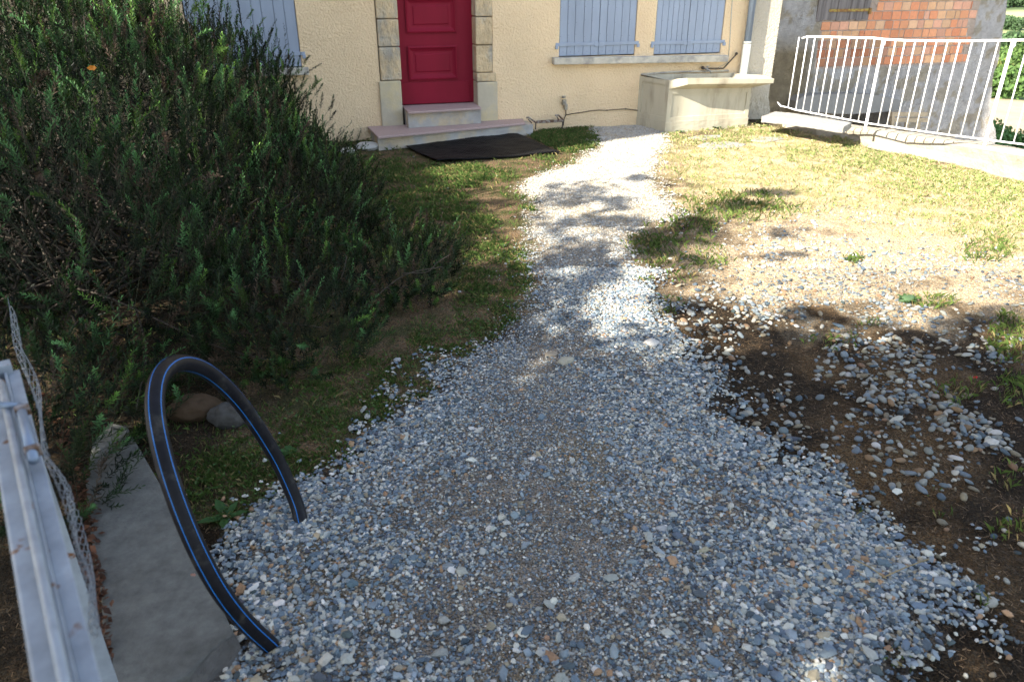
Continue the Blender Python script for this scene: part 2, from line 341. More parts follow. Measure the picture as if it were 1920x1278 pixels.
MATG = [tuple(g(a_, b_)[:2]) for a_, b_ in ((738, 266), (975, 250), (1062, 288), (818, 311))]
def slabfree(x, y):   # keep the concrete strip and house clear
    return (((np.stack([x, y, 0*x], -1)-B)@N) > .02) & ~inpoly(x, y, MATG)
PALET = np.array([(.195, .23, .255), (.105, .14, .175), (.29, .295, .27), (.42, .41, .36), (.065, .08, .095), (.25, .215, .155), (.27, .17, .10), (.50, .48, .45)])
def stonecol(n, p):
    c = PALET[rng.choice(len(PALET), n, p=np.array(p)/sum(p))]; return c*rng.uniform(.75, 1.2, (n, 1))+rng.normal(0, .003, (n, 3))
def f_grav(x, y):
    path, pale, lawn, left, soil, px, py = masks(x, y)
    fine = np.clip(np.exp(-((px-(960+.12*(py-600)))/(260+.0*py))**2), 0, 1)
    d = path*np.clip(.62+2.2*(fbm(x, y, 2.3, 5)-.46)+.3*(1-fine), .62, 1)*(1-.6*(fbm(x, y, 3.6, 151) > .60))
    xs_, ys_ = warp(x, y, .42); spill = inpoly(xs_+rng.normal(0, .10, len(x)), ys_+rng.normal(0, .10, len(x)), PATHG)*(1-path)*(lawn*.25+left*.18+soil*.5+pale*.6)
    return (d+spill*.55)*inview(x, y)*slabfree(x, y)
def thin(x, y): return np.clip(1.25-.085*y, .45, 1)
x, y = scatter(430000, (-1.6, 2.6, 1.0, 4.6), lambda x, y: f_grav(x, y)*.95)
S = .0026+.0050*rng.random(len(x))**1.8
pa = masks(x, y); edge = np.clip(np.abs(pa[5]-(1000+.1*(pa[6]-700)))/(160+.55*(pa[6]-600).clip(0)), 0, 1.3)
S *= (.75+.7*edge)
x2, y2 = scatter(260000, (-1.2, 2.6, 4.4, 10.0), lambda x, y: f_grav(x, y)*.6); S2 = .0042+.0055*rng.random(len(x2))**2.5
x3, y3 = scatter(32000, (-1.6, 2.6, 1.0, 5.0), lambda x, y: f_grav(x, y)*(.10+.75*np.clip(np.abs(pix(np.stack([x, y, 0*x], -1))[0]-1000)/620-.25, 0, 1)+.5*(fbm(x, y, 1.8, 51) > .56)))
S3 = .0075+.0095*rng.random(len(x3))**2.4
S3 *= 1+.35*np.clip(2.3-y3, 0, 1)
xx = np.concatenate([x, x2, x3]); yy = np.concatenate([y, y2, y3]); SS = np.concatenate([S, S2, S3])
PP = np.stack([xx, yy, gz(xx, yy)+.012], -1)
gcl = stonecol(len(xx), (26, 22, 18, 11, 14, 7, 4, 4)); fr_ = np.clip((yy-4.2)/2.5, 0, 1)[:, None]; gcl = gcl*(1-fr_)+(gcl*.45+np.array([.30, .275, .235]))*fr_  # far stones dustier and paler, sunlight partly painted into their tint
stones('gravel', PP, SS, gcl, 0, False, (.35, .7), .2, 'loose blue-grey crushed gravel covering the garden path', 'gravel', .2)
# rounded pebbles on the dark soil and in the sunny patch
def f_cob(x, y):
    path, pale, lawn, left, soil, px, py = masks(x, y)
    cl = np.clip((fbm(x, y, 1.9, 77)-.42)*5, 0.05, 1)
    hot = ell(px, py, [(1310, 600, 110, 80, 1), (1420, 590, 80, 40, .8), (1640, 690, 130, 70, .9), (1690, 780, 130, 80, 1), (1760, 850, 150, 90, .9), (1560, 800, 150, 70, .55), (1700, 590, 90, 24, .7), (1340, 690, 60, 90, .9), (1430, 760, 80, 80, .6), (1720, 1110, 150, 110, .6), (1850, 640, 120, 60, .4), (1620, 900, 120, 70, .5)])
    return (soil*np.clip(hot*1.0*(.25+cl)+.035, 0, 1))*inview(x, y)
x, y = scatter(60000, (.2, 4.9, 1.0, 6.0), f_cob); k = rng.random(len(x)); S = .006+.014*k**2.2
x2, y2 = scatter(70000, (.2, 5.2, 3.0, 8.0), lambda x, y: masks(x, y)[1]*inview(x, y)*np.clip((fbm(x, y, 1.5, 70)-.36)*2.4, .06, .8)*np.clip((masks(x, y)[6]-380)/170, .25, 1)); S2 = .005+.010*rng.random(len(x2))**2.2
x3, y3 = scatter(16000, (-1.6, 5, 1.5, 9), lambda x, y: inview(x, y)*slabfree(x, y)*(masks(x, y)[3]*.08+masks(x, y)[2]*.035)*(fbm(x, y, 1.7, 72) > .5)*(x > -1.2)); S3 = .004+.009*rng.random(len(x3))**2.5
xx = np.concatenate([x, x2, x3]); yy = np.concatenate([y, y2, y3]); SS = np.concatenate([S, S2, S3])
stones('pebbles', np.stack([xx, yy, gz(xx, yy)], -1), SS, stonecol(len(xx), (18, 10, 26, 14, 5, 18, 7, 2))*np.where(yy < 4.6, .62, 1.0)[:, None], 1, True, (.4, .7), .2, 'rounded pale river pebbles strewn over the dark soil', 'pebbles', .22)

# ---- big single stones
def bigstone(px_, py_, w_, c_, label, h_=.5, name='stone', group=None, z=0.0, asp=.7):
    p = g(px_, py_, z); s_ = w_*np.linalg.norm(p-C0)/FPX/2
    v, f = ico(2); v = v*(1+.10*np.sin(v@rng.normal(0, 2.2, 3))[:, None])*(1+.08*np.sin(v@rng.normal(0, 4, 3))[:, None])
    v = v*(1+rng.normal(0, .02, (len(v), 1))); a = rng.random()*.5
    v = v*np.array([1, asp, h_])*s_; x_, y_ = v[:, 0].copy(), v[:, 1].copy(); v[:, 0] = x_*math.cos(a)-y_*math.sin(a); v[:, 1] = x_*math.sin(a)+y_*math.cos(a)
    o = mk(name, v+p+UP*s_*h_*.45, f, M['stone'], None, np.tile(np.array(c_), (len(v), 1)), True); tag(o, label, 'stone', group)
    if w_ > 38: rocky(o, .02 if w_ > 60 else .008, 2, .035)
    return o
bigstone(1222, 648, 34, (.42, .40, .37), 'flat pale stone on the right edge of the gravel where the shade begins')
bigstone(1062, 681, 34, (.30, .28, .22), 'tan flat stone in the middle of the gravel path near its bend')
bigstone(1034, 668, 26, (.24, .20, .15), 'small brown stone beside the tan flat stone on the path')
bigstone(523, 1138, 30, (.58, .54, .50), 'angular whitish stone on the gravel beside the lower end of the black hose', .6)
bigstone(565, 1270, 40, (.55, .52, .48), 'pale stone at the bottom edge of the picture right of the concrete kerb', .5)
bigstone(1243, 995, 30, (.30, .30, .30), 'larger grey stone lying in the centre right of the gravel')
bigstone(745, 677, 14, (.30, .30, .30), 'round grey pebble lying on bare earth under the lowest rosemary branch', .7)
bigstone(428, 790, 66, (.055, .052, .048), 'grey rock with a rounded face under the bush, framed by the hose arch', .8)
bigstone(358, 778, 90, (.055, .034, .018), 'brown rock under the bush, left one of the two behind the hose arch', .5)
bigstone(716, 270, 26, (.42, .42, .41), 'grey cobble against the left end of the lower doorstep', .6, group='stones by the doorstep')
bigstone(733, 274, 24, (.36, .37, .38), 'smooth bluish cobble just left of the black doormat', .6, group='stones by the doorstep')
bigstone(690, 279, 44, (.38, .37, .34), 'long low stone edging the grass left of the doorstep', .35, group='stones by the doorstep')
bigstone(648, 287, 40, (.42, .40, .36), 'pale edging stone half hidden by rosemary tips near the house wall', .35, group='stones by the doorstep')
for pts_, lb_ in (([(1308, 273), (1325, 266), (1372, 265), (1398, 270), (1392, 275), (1340, 279)], 'flat grey slab sunk in the lawn in front of the stone sink'), ([(1405, 262), (1425, 257), (1466, 256), (1470, 261), (1440, 266)], 'flat slab in the grass below the left end of the garden wall'), ([(1290, 258), (1310, 254), (1350, 253), (1352, 257), (1318, 262)], 'thin slab in the grass nearest the front of the stone sink')):
    q_ = [g(a_, b_, .006) for a_, b_ in pts_]; n_ = len(q_); mb = MB(); mb.add(q_+[p_-UP*.05 for p_ in q_], [tuple(range(n_))[::-1]]+[(j, (j+1) % n_, n_+(j+1) % n_, n_+j) for j in range(n_)])
    tag(mb.build('paving_slab', M['slab']), lb_, 'slab')
bigstone(1700, 565, 26, (.05, .09, .04), 'dark mossy lump at the edge of the shade on the right', .6)
bigstone(1500, 468, 20, (.45, .38, .30), 'single pinkish stone in the sunny pebble patch', .5)
bigstone(1860, 832, 22, (.36, .35, .32), 'bright pale stone alone on dark soil at the right edge', .5)

# ------------------------------------------------------------------ grass blades
def blades(name, x, y, z, hgt, wid, colr, label, cat, lean=.9, mat_='grass'):
    n = len(x); a = rng.random(n)*2*math.pi; l = rng.uniform(.2, lean, n); dx, dy = np.cos(a), np.sin(a)
    wv = np.stack([-dy, dx, 0*a], -1)*(wid/2)[:, None]; d = np.stack([dx, dy, 0*a], -1)
    p0 = np.stack([x, y, z-.004], -1); p1 = p0+UP*(hgt*.55)[:, None]+d*(hgt*l*.3)[:, None]; p2 = p0+UP*(hgt*(1-.35*l))[:, None]+d*(hgt*l)[:, None]
    V = np.stack([p0-wv, p0+wv, p1+wv*.8, p2, p1-wv*.8], 1).reshape(-1, 3); F = np.arange(n*5).reshape(-1, 5)
    o = mk(name, V, F, M[mat_], None, np.repeat(colr, 5, 0)); tag(o, label, cat, kind='stuff'); return o
def gcol(n, a, b, t=None):
    t = rng.random((n, 1)) if t is None else t[:, None]; return (np.array(a)*(1-t)+np.array(b)*t)*rng.uniform(.7, 1.3, (n, 1))
def f_lawn(x, y):
    p, pl, lw, lf, so_, px, py = masks(x, y)
    strip = np.clip(1-((py-(.24*(px-1560)+275))/34)**2, 0, 1)*(px > 1560)
    hot = ell(px, py, [(1330, 250, 110, 22, 1), (1560, 300, 120, 30, .5), (1880, 430, 120, 50, .6), (1800, 360, 160, 40, .7), (1450, 250, 60, 16, .8)])
    return lw*np.clip((fbm(x, y, 2.6, 88)-.36)*2.2*.16+strip*.7+hot*.28, .05, 1)*np.clip((fbm(x, y, 11, 98)-.42)*5, .10, 1)
def f_left(x, y):
    p, pl, lw, lf, so_, px, py = masks(x, y)
    hot = ell(px, py, [(1060, 262, 75, 26, 1.0), (820, 330, 160, 26, .55), (930, 560, 90, 70, .9), (850, 640, 90, 40, 1), (700, 740, 120, 70, .8), (960, 530, 50, 60, .8), (800, 400, 120, 60, .5), (640, 830, 140, 90, .9), (620, 700, 140, 50, .8), (450, 930, 130, 110, .9), (560, 860, 160, 90, .8), (760, 720, 130, 60, .8), (930, 500, 70, 60, .6), (880, 420, 60, 25, .6), (1000, 392, 26, 10, .8)])
    return lf*np.clip(hot*1.7*(.25+1.2*(fbm(x, y, 4, 90)-.25))+.14*(fbm(x, y, 3, 92) > .5), .02, 1)*np.clip((fbm(x, y, 11, 99)-.38)*5, .12, 1)
def f_patch(x, y):
    p, pl, lw, lf, so_, px, py = masks(x, y)
    it = [(1225, 465, 60, 44, .42), (1290, 470, 80, 30, .35), (1275, 518, 40, 18, .5), (1245, 575, 44, 20, .5), (1330, 492, 50, 18, .4), (1200, 528, 30, 12, .5), (1390, 390, 120, 34, .3), (1300, 420, 60, 34, .35), (1750, 565, 50, 16, .8), (1890, 640, 50, 60, .9), (1800, 730, 50, 24, .7), (1890, 890, 40, 30, .6), (1900, 985, 50, 40, .5), (1790, 760, 16, 9, .8), (1760, 920, 20, 12, .5), (1600, 960, 30, 20, .25), (1840, 1120, 30, 25, .4), (1680, 1240, 60, 30, .35), (1770, 960, 20, 10, .4), (1600, 490, 20, 12, .5), (1850, 470, 60, 30, .4), (1630, 610, 30, 10, .4), (1560, 640, 60, 20, .25), (1900, 730, 40, 40, .7)]
    return ell(px, py, it)*(.3+.7*np.clip((fbm(x, y, 9, 94)-.42)*6, 0, 1))*((1-p)+.35*p)
x, y = scatter(520000, (1.2, 5.6, 4.8, 10.2), lambda x, y: f_lawn(x, y)*inview(x, y)*slabfree(x, y)*(x < np.interp(y, WALLY[order], WALLX[order])-.01))
h1 = rng.uniform(.012, .05, len(x)); c1 = gcol(len(x), (.30, .31, .12), (.17, .25, .07)); dry = rng.random(len(x)) < .38; c1[dry] = gcol(dry.sum(), (.50, .41, .24), (.42, .35, .19))
x2, y2 = scatter(950000, (-3.2, 1.6, 1.6, 9.9), lambda x, y: f_left(x, y)*inview(x, y)*slabfree(x, y)); h2 = rng.uniform(.015, .05, len(x2)); c2 = gcol(len(x2), (.05, .10, .022), (.10, .15, .035))
dry = rng.random(len(x2)) < .2; c2[dry] = gcol(dry.sum(), (.26, .20, .09), (.2, .17, .07))
x3, y3 = scatter(200000, (.5, 5, 1.2, 7), lambda x, y: f_patch(x, y)*inview(x, y)); h3 = rng.uniform(.02, .07, len(x3)); c3 = gcol(len(x3), (.06, .11, .02), (.12, .16, .04))
dry = rng.random(len(x3)) < .2; c3[dry] = gcol(dry.sum(), (.26, .20, .09), (.2, .17, .07))
xx = np.concatenate([x, x2, x3]); yy = np.concatenate([y, y2, y3]); hh = np.concatenate([h1, h2, h3]); cg = np.concatenate([c1, c2, c3])
far = np.clip(yy/5, .8, 1.7)
blades('grass', xx, yy, gz(xx, yy), hh*np.clip(far, .8, 1.2), .0024*far, cg, 'short patchy green and straw-coloured grass on the ground', 'grass')
# straw bits / dry needles on the soil
x, y = scatter(170000, (-1.6, 5, 1.1, 8), lambda x, y: inview(x, y)*(masks(x, y)[4]*.75+masks(x, y)[3]*.35+masks(x, y)[1]*.3+masks(x, y)[2]*.2+masks(x, y)[0]*.03))
n = len(x); a = rng.random(n)*math.pi; L = rng.uniform(.003, .012, n)*(1+.8*(rng.random(n) < .08)); d = np.stack([np.cos(a), np.sin(a), rng.normal(0, .15, n)], -1)*L[:, None]; wv = np.stack([-np.sin(a), np.cos(a), 0*a], -1)*.0009
c_ = np.stack([x, y, gz(x, y)+.006], -1); V = np.stack([c_-d-wv, c_-d+wv, c_+d+wv, c_+d-wv], 1).reshape(-1, 3)
o = mk('dry_litter', V, np.arange(n*4).reshape(-1, 4), M['grass'], None, np.repeat(gcol(n, (.05, .028, .014), (.26, .17, .09), rng.random(n)**2), 4, 0)); tag(o, 'brown dry stalks and leaf litter scattered over soil and grass', 'litter', kind='stuff')

# ------------------------------------------------------------------ HOUSE
house = empty('house', W(-2, 0, 0), 'cream roughcast house with red door and grey-blue shutters behind the path', 'house')
UL, UR = -10.0, 1.85; HT = 6.2
dl, dr = -3.0, -2.12
# windows: (u0, u1, z0, z1, split)
us = fc(1124.2, 50)[0]; us2 = fc(1290.3, 60)[0]
win = [(fc(1049, 60)[0], fc(1192.5, 60)[0], .845, 2.2), (fc(1228.5, 60)[0], fc(1355, 60)[0], .835, 2.2), (-5.2, fc(559, 60)[0], .82, 2.2)]
jl, jr = -3.245, -1.92
bl_, br_ = -3.24, -1.875
ubr = sorted(set([UL, UR, jl, jr]+[v for w_ in win for v in w_[:2]]))
mb = MB()
def wallseg(u0, u1, z0, z1): mb.wbox(u0, u1, -.35, 0, z0, z1)
for a, b in zip(ubr[:-1], ubr[1:]):
    m_ = (a+b)/2; hole = None
    for w_ in win:
        if w_[0] < m_ < w_[1]: hole = (w_[2], w_[3])
    if jl < m_ < jr: hole = (-.4, 2.7)
    if hole is None: wallseg(a, b, -2.6 if b > 1.5 else -.4, HT)
    else:
        if hole[0] > -.39: wallseg(a, b, -.4, hole[0])
        wallseg(a, b, hole[1], HT)
mb.wbox(UL, UL+.35, -8, -.36, -.4, HT); mb.wbox(UR-.35, UR, -8, -.36, -2.6, HT); mb.wbox(UL+.36, UR-.36, -8, -7.7, -.4, HT); mb.wbox(UL+.36, UR-.36, -7.6, -.36, -.45, -.4)
mb.build('wall', M['stucco'], house)
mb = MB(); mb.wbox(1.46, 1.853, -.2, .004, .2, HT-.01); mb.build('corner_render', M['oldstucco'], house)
# ragged foot of the corner
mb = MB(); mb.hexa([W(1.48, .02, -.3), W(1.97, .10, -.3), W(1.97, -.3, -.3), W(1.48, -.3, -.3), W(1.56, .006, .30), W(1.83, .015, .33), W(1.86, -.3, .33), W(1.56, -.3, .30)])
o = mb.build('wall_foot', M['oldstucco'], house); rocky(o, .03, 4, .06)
# roof
mb = MB(); mb.hexa([W(UL-.3, .5, HT), W(UR+.3, .5, HT), W(UR+.3, -4, HT+1.6), W(UL-.3, -4, HT+1.6), W(UL-.3, .5, HT+.12), W(UR+.3, .5, HT+.12), W(UR+.3, -4, HT+1.75), W(UL-.3, -4, HT+1.75)])
mb.hexa([W(UL-.3, -4.01, HT+1.6), W(UR+.3, -4.01, HT+1.6), W(UR+.3, -8.5, HT), W(UL-.3, -8.5, HT), W(UL-.3, -4.01, HT+1.75), W(UR+.3, -4.01, HT+1.75), W(UR+.3, -8.5, HT+.12), W(UL-.3, -8.5, HT+.12)])
mb.build('roof', M['rooftile'], house)
# door surround blocks
sur = None
def stoneblock(u0, u1, n0, n1, z0, z1, mt, lean=0):
    m_ = MB(); m_.hexa([W(u0, n1, z0), W(u1, n1, z0), W(u1, n0, z0), W(u0, n0, z0), W(u0+lean, n1, z1), W(u1+lean, n1, z1), W(u1+lean, n0, z1), W(u0+lean, n0, z1)])
    o = m_.build('jamb_stone', M[mt], house); bevel(o, .012, 2); return o
DN = -.17
stoneblock(-3.262, -3.012, DN-.1, .035, .135, .648, 'basestone')
for z0, z1 in ((.655, 1.005), (1.012, 1.292), (1.299, 1.72), (1.728, 2.3)):
    stoneblock(-3.235, -2.998, DN-.1, .018, z0, z1, 'limestone')
stoneblock(-2.118, -1.872, DN-.1, .035, .135, .60, 'basestone'); stoneblock(-2.12, -1.885, DN-.1, .03, .606, .70, 'limestone')
for z0, z1 in ((.706, 1.0), (1.008, 1.30), (1.308, 1.66), (1.668, 2.3)):
    stoneblock(-2.122, -1.925, DN-.1, .016, z0, z1, 'limestone')
stoneblock(-3.3, -1.86, DN-.1, .02, 2.306, 2.7, 'limestone')
# door
door = empty('door', W(-2.56, DN, .35)); door.parent = house; door.location = Vector(W(-2.56, DN, .35))-Vector(W(-2, 0, 0))
mb = MB(); D0 = DN-.05; zb, zt = .352, 2.3; dl2, dr2 = -3.035, -2.085
mb.wbox(dl2, dr2, D0, DN, zb, zt)
mb.wbox(-2.985, -2.17, DN, DN+.012, .358, .60)    # weather board
bevel(mb.build('door_leaf', M['doorpaint'], door), .004)
def rect_mould(x0, x1, y0, y1, lvl):
    u0, za = fc((x0[0]+x0[1])/2, (y0+y1)/2, DN); u1, _ = fc((x1[0]+x1[1])/2, (y0+y1)/2, DN); z1 = fc((x0[1]+x1[1])/2, y0, DN)[1]; z0 = fc((x0[0]+x1[0])/2, y1, DN)[1]; return u0, u1, z0, z1
def moulding(u0, u1, z0, z1):
    m_ = MB(); steps = [(0, .024), (.016, .030), (.030, .018), (.042, .010), (.055, .004)]
    rings = []
    V = []
    for ins, dn in [(0, 0)]+steps+[(.06, .002)]:
        V += [W(u0+ins, DN+dn, z0+ins), W(u1-ins, DN+dn, z0+ins), W(u1-ins, DN+dn, z1-ins), W(u0+ins, DN+dn, z1-ins)]
    F = []
    k = len(V)//4
    for r in range(k-1):
        for j in range(4): F.append((r*4+j, r*4+(j+1) % 4, (r+1)*4+(j+1) % 4, (r+1)*4+j))
    F.append(tuple((k-1)*4+j for j in range(4)))
    m_.add(V, F)
    # raised inner field
    q = .095; V2 = [W(u0+q-.012, DN+.002, z0+q-.012), W(u1-q+.012, DN+.002, z0+q-.012), W(u1-q+.012, DN+.002, z1-q+.012), W(u0+q-.012, DN+.002, z1-q+.012), W(u0+q, DN+.009, z0+q), W(u1-q, DN+.009, z0+q), W(u1-q, DN+.009, z1-q), W(u0+q, DN+.009, z1-q)]
    m_.add(V2, [(4, 5, 6, 7), (0, 1, 5, 4), (1, 2, 6, 5), (2, 3, 7, 6), (3, 0, 4, 7)])
    m_.build('door_panel', M['doorpaint'], door)
u0, z0_ = fc(765, 120, DN); u1, _ = fc(857, 118, DN); pz0 = fc(812, 149, DN)[1]; pz1 = fc(812, 86, DN)[1]
moulding(u0, u1, pz0, pz1); qz0 = fc(808, 61.5, DN)[1]; moulding(u0, u1, qz0, qz0+(pz1-pz0)); moulding(u0, u1, qz0+.45, qz0+.95)
mb = MB(); mb.wbox(dl2, dr2, D0-.3, D0-.001, .1, 2.4); mb.build('doorway_back', M['dark'], house)
# steps
st = empty('doorstep', W(-2.5, .2, 0)); st.parent = house; st.location = Vector(W(-2.5, .2, 0))-Vector(W(-2, 0, 0))
mb = MB(); a1, a2 = (-3.40, .62), (-1.56, .27)
mb.hexa([W(-3.38, .57, -.15), W(-1.50, .26, -.15), W(-1.50, -.02, -.15), W(-3.40, -.02, -.15), W(-3.38, .57, .128), W(-1.50, .26, .128), W(-1.50, -.02, .128), W(-3.40, -.02, .128)])
rocky(mb.build('lower_riser', M['stepcon'], st), .012, 4, .05)
mb = MB(); mb.hexa([W(-3.385, .64, .130), W(-1.60, .285, .130), W(-1.55, -.0, .130), W(-3.43, -.0, .130), W(-3.385, .64, .157), W(-1.60, .285, .157), W(-1.55, -.0, .157), W(-3.43, -.0, .157)])
bevel(mb.build('tread', M['terrazzo'], st), .006)
mb = MB(); mb.hexa([W(-2.985, .245, .158), W(-2.115, .17, .158), W(-2.115, -.2, .158), W(-2.99, -.2, .158), W(-2.985, .245, .318), W(-2.115, .17, .318), W(-2.115, -.2, .318), W(-2.99, -.2, .318)])
rocky(mb.build('upper_riser', M['stepcon'], st), .006, 4, .05)
mb = MB(); mb.hexa([W(-2.99, .30, .320), W(-2.12, .22, .320), W(-2.115, -.2, .320), W(-2.995, -.2, .320), W(-2.99, .30, .346), W(-2.12, .22, .346), W(-2.115, -.2, .346), W(-2.995, -.2, .346)])
bevel(mb.build('tread', M['terrazzo'], st), .006)
# shutters
def shutter(u0, u1, z0, z1, nplk, hinge_side):
    m_ = MB(); wdt = (u1-u0)/nplk
    ws = np.ones(nplk)+rng.uniform(-.16, .16, nplk); ws = ws/ws.sum()*(u1-u0); e = np.concatenate([[u0], u0+np.cumsum(ws)])
    for i_ in range(nplk):
        m_.wbox(e[i_]+.0022, e[i_+1]-.0022, -.038, -.010+rng.uniform(-.0015, .0015), z0+rng.uniform(0, .002), z1)
    m_.wbox(u0+.002, u1-.002, -.050, -.0385, z0+.01, z1)
    o = bevel(m_.build('shutter', M['shutter'], house), .002, 1)
    h = MB(); zz = z0+.11
    a_, b_ = (u0-.05, u1) if hinge_side < 0 else (u0, u1+.05)
    h.wbox(a_ if hinge_side < 0 else u0+.0, b_ if hinge_side > 0 else u1, -.008, .002, zz, zz+.038)
    e_ = u1-.055 if hinge_side < 0 else u0; h.wbox(e_, e_+.055, -.008, .004, zz-.012, zz+.042)
    ep = u0-.055 if hinge_side < 0 else u1+.02; h.wbox(ep, ep+.035, -.02, .02, zz-.03, zz+.01)
    bevel(h.build('strap_hinge', M['shutter'], o), .002, 1)
    # nail heads
    nl = MB()
    for i_ in range(nplk):
        for zz2 in (z0+.045,):
            nl.box(W((e[i_]+e[i_+1])/2, -.0085, zz2), U*.0025, N*.0012, UP*.0025)
        for q in range(3): nl.box(W(e[i_]+.012, -.0085, z0+.22+.16*q+rng.uniform(-.02, .02)), U*.0022, N*.0012, UP*.0022)
    nl.build('nail', M['iron'], o)['kind'] = 'stuff'
    return o
w0, w1, w2 = win
shutter(w0[0]+.006, us, w0[2]+.012, 2.18, 5, -1); shutter(us+.004, w0[1]-.002, w0[2]+.012, 2.18, 5, 1)
shutter(w1[0]+.006, us2, w1[2]+.012, 2.18, 6, -1); shutter(us2+.004, w1[1]-.002, w1[2]+.012, 2.18, 5, 1)
shutter(-5.19, -4.65, w2[2]+.012, 2.18, 5, -1); shutter(-4.646, w2[1]-.004, w2[2]+.012, 2.18, 5, 1)
for w_ in win: mb = MB(); mb.wbox(w_[0], w_[1], -.34, -.33, w_[2], w_[3]); mb.build('window_back', M['dark'], house)
def sill(u0, u1, z0, z1, zr):
    m_ = MB(); m_.hexa([W(u0, .085, z0), W(u1, .085, z0-zr), W(u1, -.12, z0-zr), W(u0, -.12, z0), W(u0, .085, z1), W(u1, .085, z1-zr), W(u1, -.12, z1-zr), W(u0, -.12, z1)])
    rocky(bevel(m_.build('window_sill', M['sill'], house), .008), .006, 5, .03)
ua, za = fc(1039, 122, .085); ub_, zb_ = fc(1365, 116.5, .085); sill(ua, ub_, za, za+.078, max(0, za-zb_))
ua, za = fc(580, 141, .085); sill(-5.3, ua, za, za+.075, 0)
# downpipe
dp = empty('downpipe'); dp.parent = house; dp.location = Vector(W(1.39, .07, 0))-Vector(W(-2, 0, 0))
mb = MB(); mb.tube([W(1.385, .07, .95), W(1.385, .07, 2.5), W(1.385, .07, HT-.05)], .043, 16); mb.build('zinc_pipe', M['zinc'], dp, True)
mb = MB(); mb.tube([W(1.378, .07, -.1), W(1.385, .07, .96)], .052, 16); mb.build('lower_pipe', M['greypipe'], dp, True)
mb = MB(); mb.tube([W(1.385, .07, .95), W(1.385, .07, .975)], .055, 16); mb.build('pipe_collar', M['greypipe'], dp, True)
# tap over the sink
tp = empty('tap'); tp.parent = house; tp.location = Vector(W(.85, .05, .67))-Vector(W(-2, 0, 0))
mb = MB(); A_ = [P3(1381, 101, .02), P3(1379, 104, .035), P3(1358, 127, .035), P3(1356, 128.5, .035), P3(1320, 128.5, .035)]
mb.tube(A_, .009, 8); mb.build('supply_pipe', M['iron'], tp, True)
mb = MB(); mb.tube([P3(1381, 101, .0), P3(1381, 101, .045)], .018, 10); mb.build('pipe_clip', M['iron'], tp, True); mb = MB(); mb.tube([P3(1318, 127.5, 0), P3(1318, 127.5, .06)], .02, 10); mb.build('pipe_clip', M['iron'], tp, True)
mb = MB(); p = P3(1326, 130, .07); mb.tube([P3(1320, 128, .05), p, P3(1332, 134, .12), P3(1333, 138, .125)], [.012, .013, .009, .009], 10); mb.tube([p, p+UP*.03], .007, 8); mb.box(p+UP*.034, U*.026, N*.005, UP*.004); mb.build('spout', M['brass'], tp, True)
# outdoor tap low on the wall, with cable
t2 = empty('standpipe_tap'); t2.parent = house; t2.location = Vector(W(-1.03, .03, .3))-Vector(W(-2, 0, 0))
mb = MB(); q = P3(1058, 192, .03)
mb.box(q, U*.022, N*.02, UP*.03); mb.box(P3(1061, 201, .03), U*.017, N*.017, UP*.032); mb.tube([P3(1057, 184, .03), P3(1057, 180, .03)], .024, 10); mb.tube([q, q+N*.06, q+N*.075-UP*.03], .008, 8); bevel(mb.build('tap_body', M['brass'], t2), .004)
mb = MB(); mb.tube([P3(1061, 206, .02), P3(1061, 216, .015), P3(1058, 222, .012), P3(1056, 236, .012)], .007, 6); mb.build('feed_pipe', M['iron'], t2, True)
mb = MB(); cp = [(1061, 216), (1072, 213.5), (1090, 211), (1110, 207.5), (1122, 206.5), (1138, 207), (1155, 205.5), (1172, 204.5), (1185, 206), (1196, 207)]
mb.tube([P3(a, b, .008) for a, b in cp], .005, 6)
mb.tube([P3(1138, 207, .0), P3(1138, 207, .016)], .009, 6); mb.tube([P3(1173, 204.5, .0), P3(1173, 204.5, .016)], .009, 6); mb.build('wall_cable', M['iron'], house, True)
mb = MB(); mb.tube([P3(x_, y_, .006) for x_, y_ in [(1374, -60), (1373, 0), (1371, 30), (1368.5, 75), (1366, 106)]], .0045, 6); mb.tube([P3(1366, 106, .006), P3(1364, 118, .006), P3(1345, 128, .006), P3(1336, 136, .02)], .003, 6); mb.build('wall_cable', M['greypipe'], house, True)
ua, _ = fc(609, 0); ub_, _ = fc(655, 0); mb = MB(); mb.wbox(ua, ub_, .002, .01, 1.492, 1.72); bevel(mb.build('wall_plate', M['plate'], house), .003)
# vent brick
mb = MB(); u_, z_ = fc(573, 240, 0)
for i_ in range(3): mb.wbox(u_-.05, u_+.05, .001, .006, z_+.03*i_-.03, z_+.03*i_-.012)
mb.build('vent', M['dark'], house)

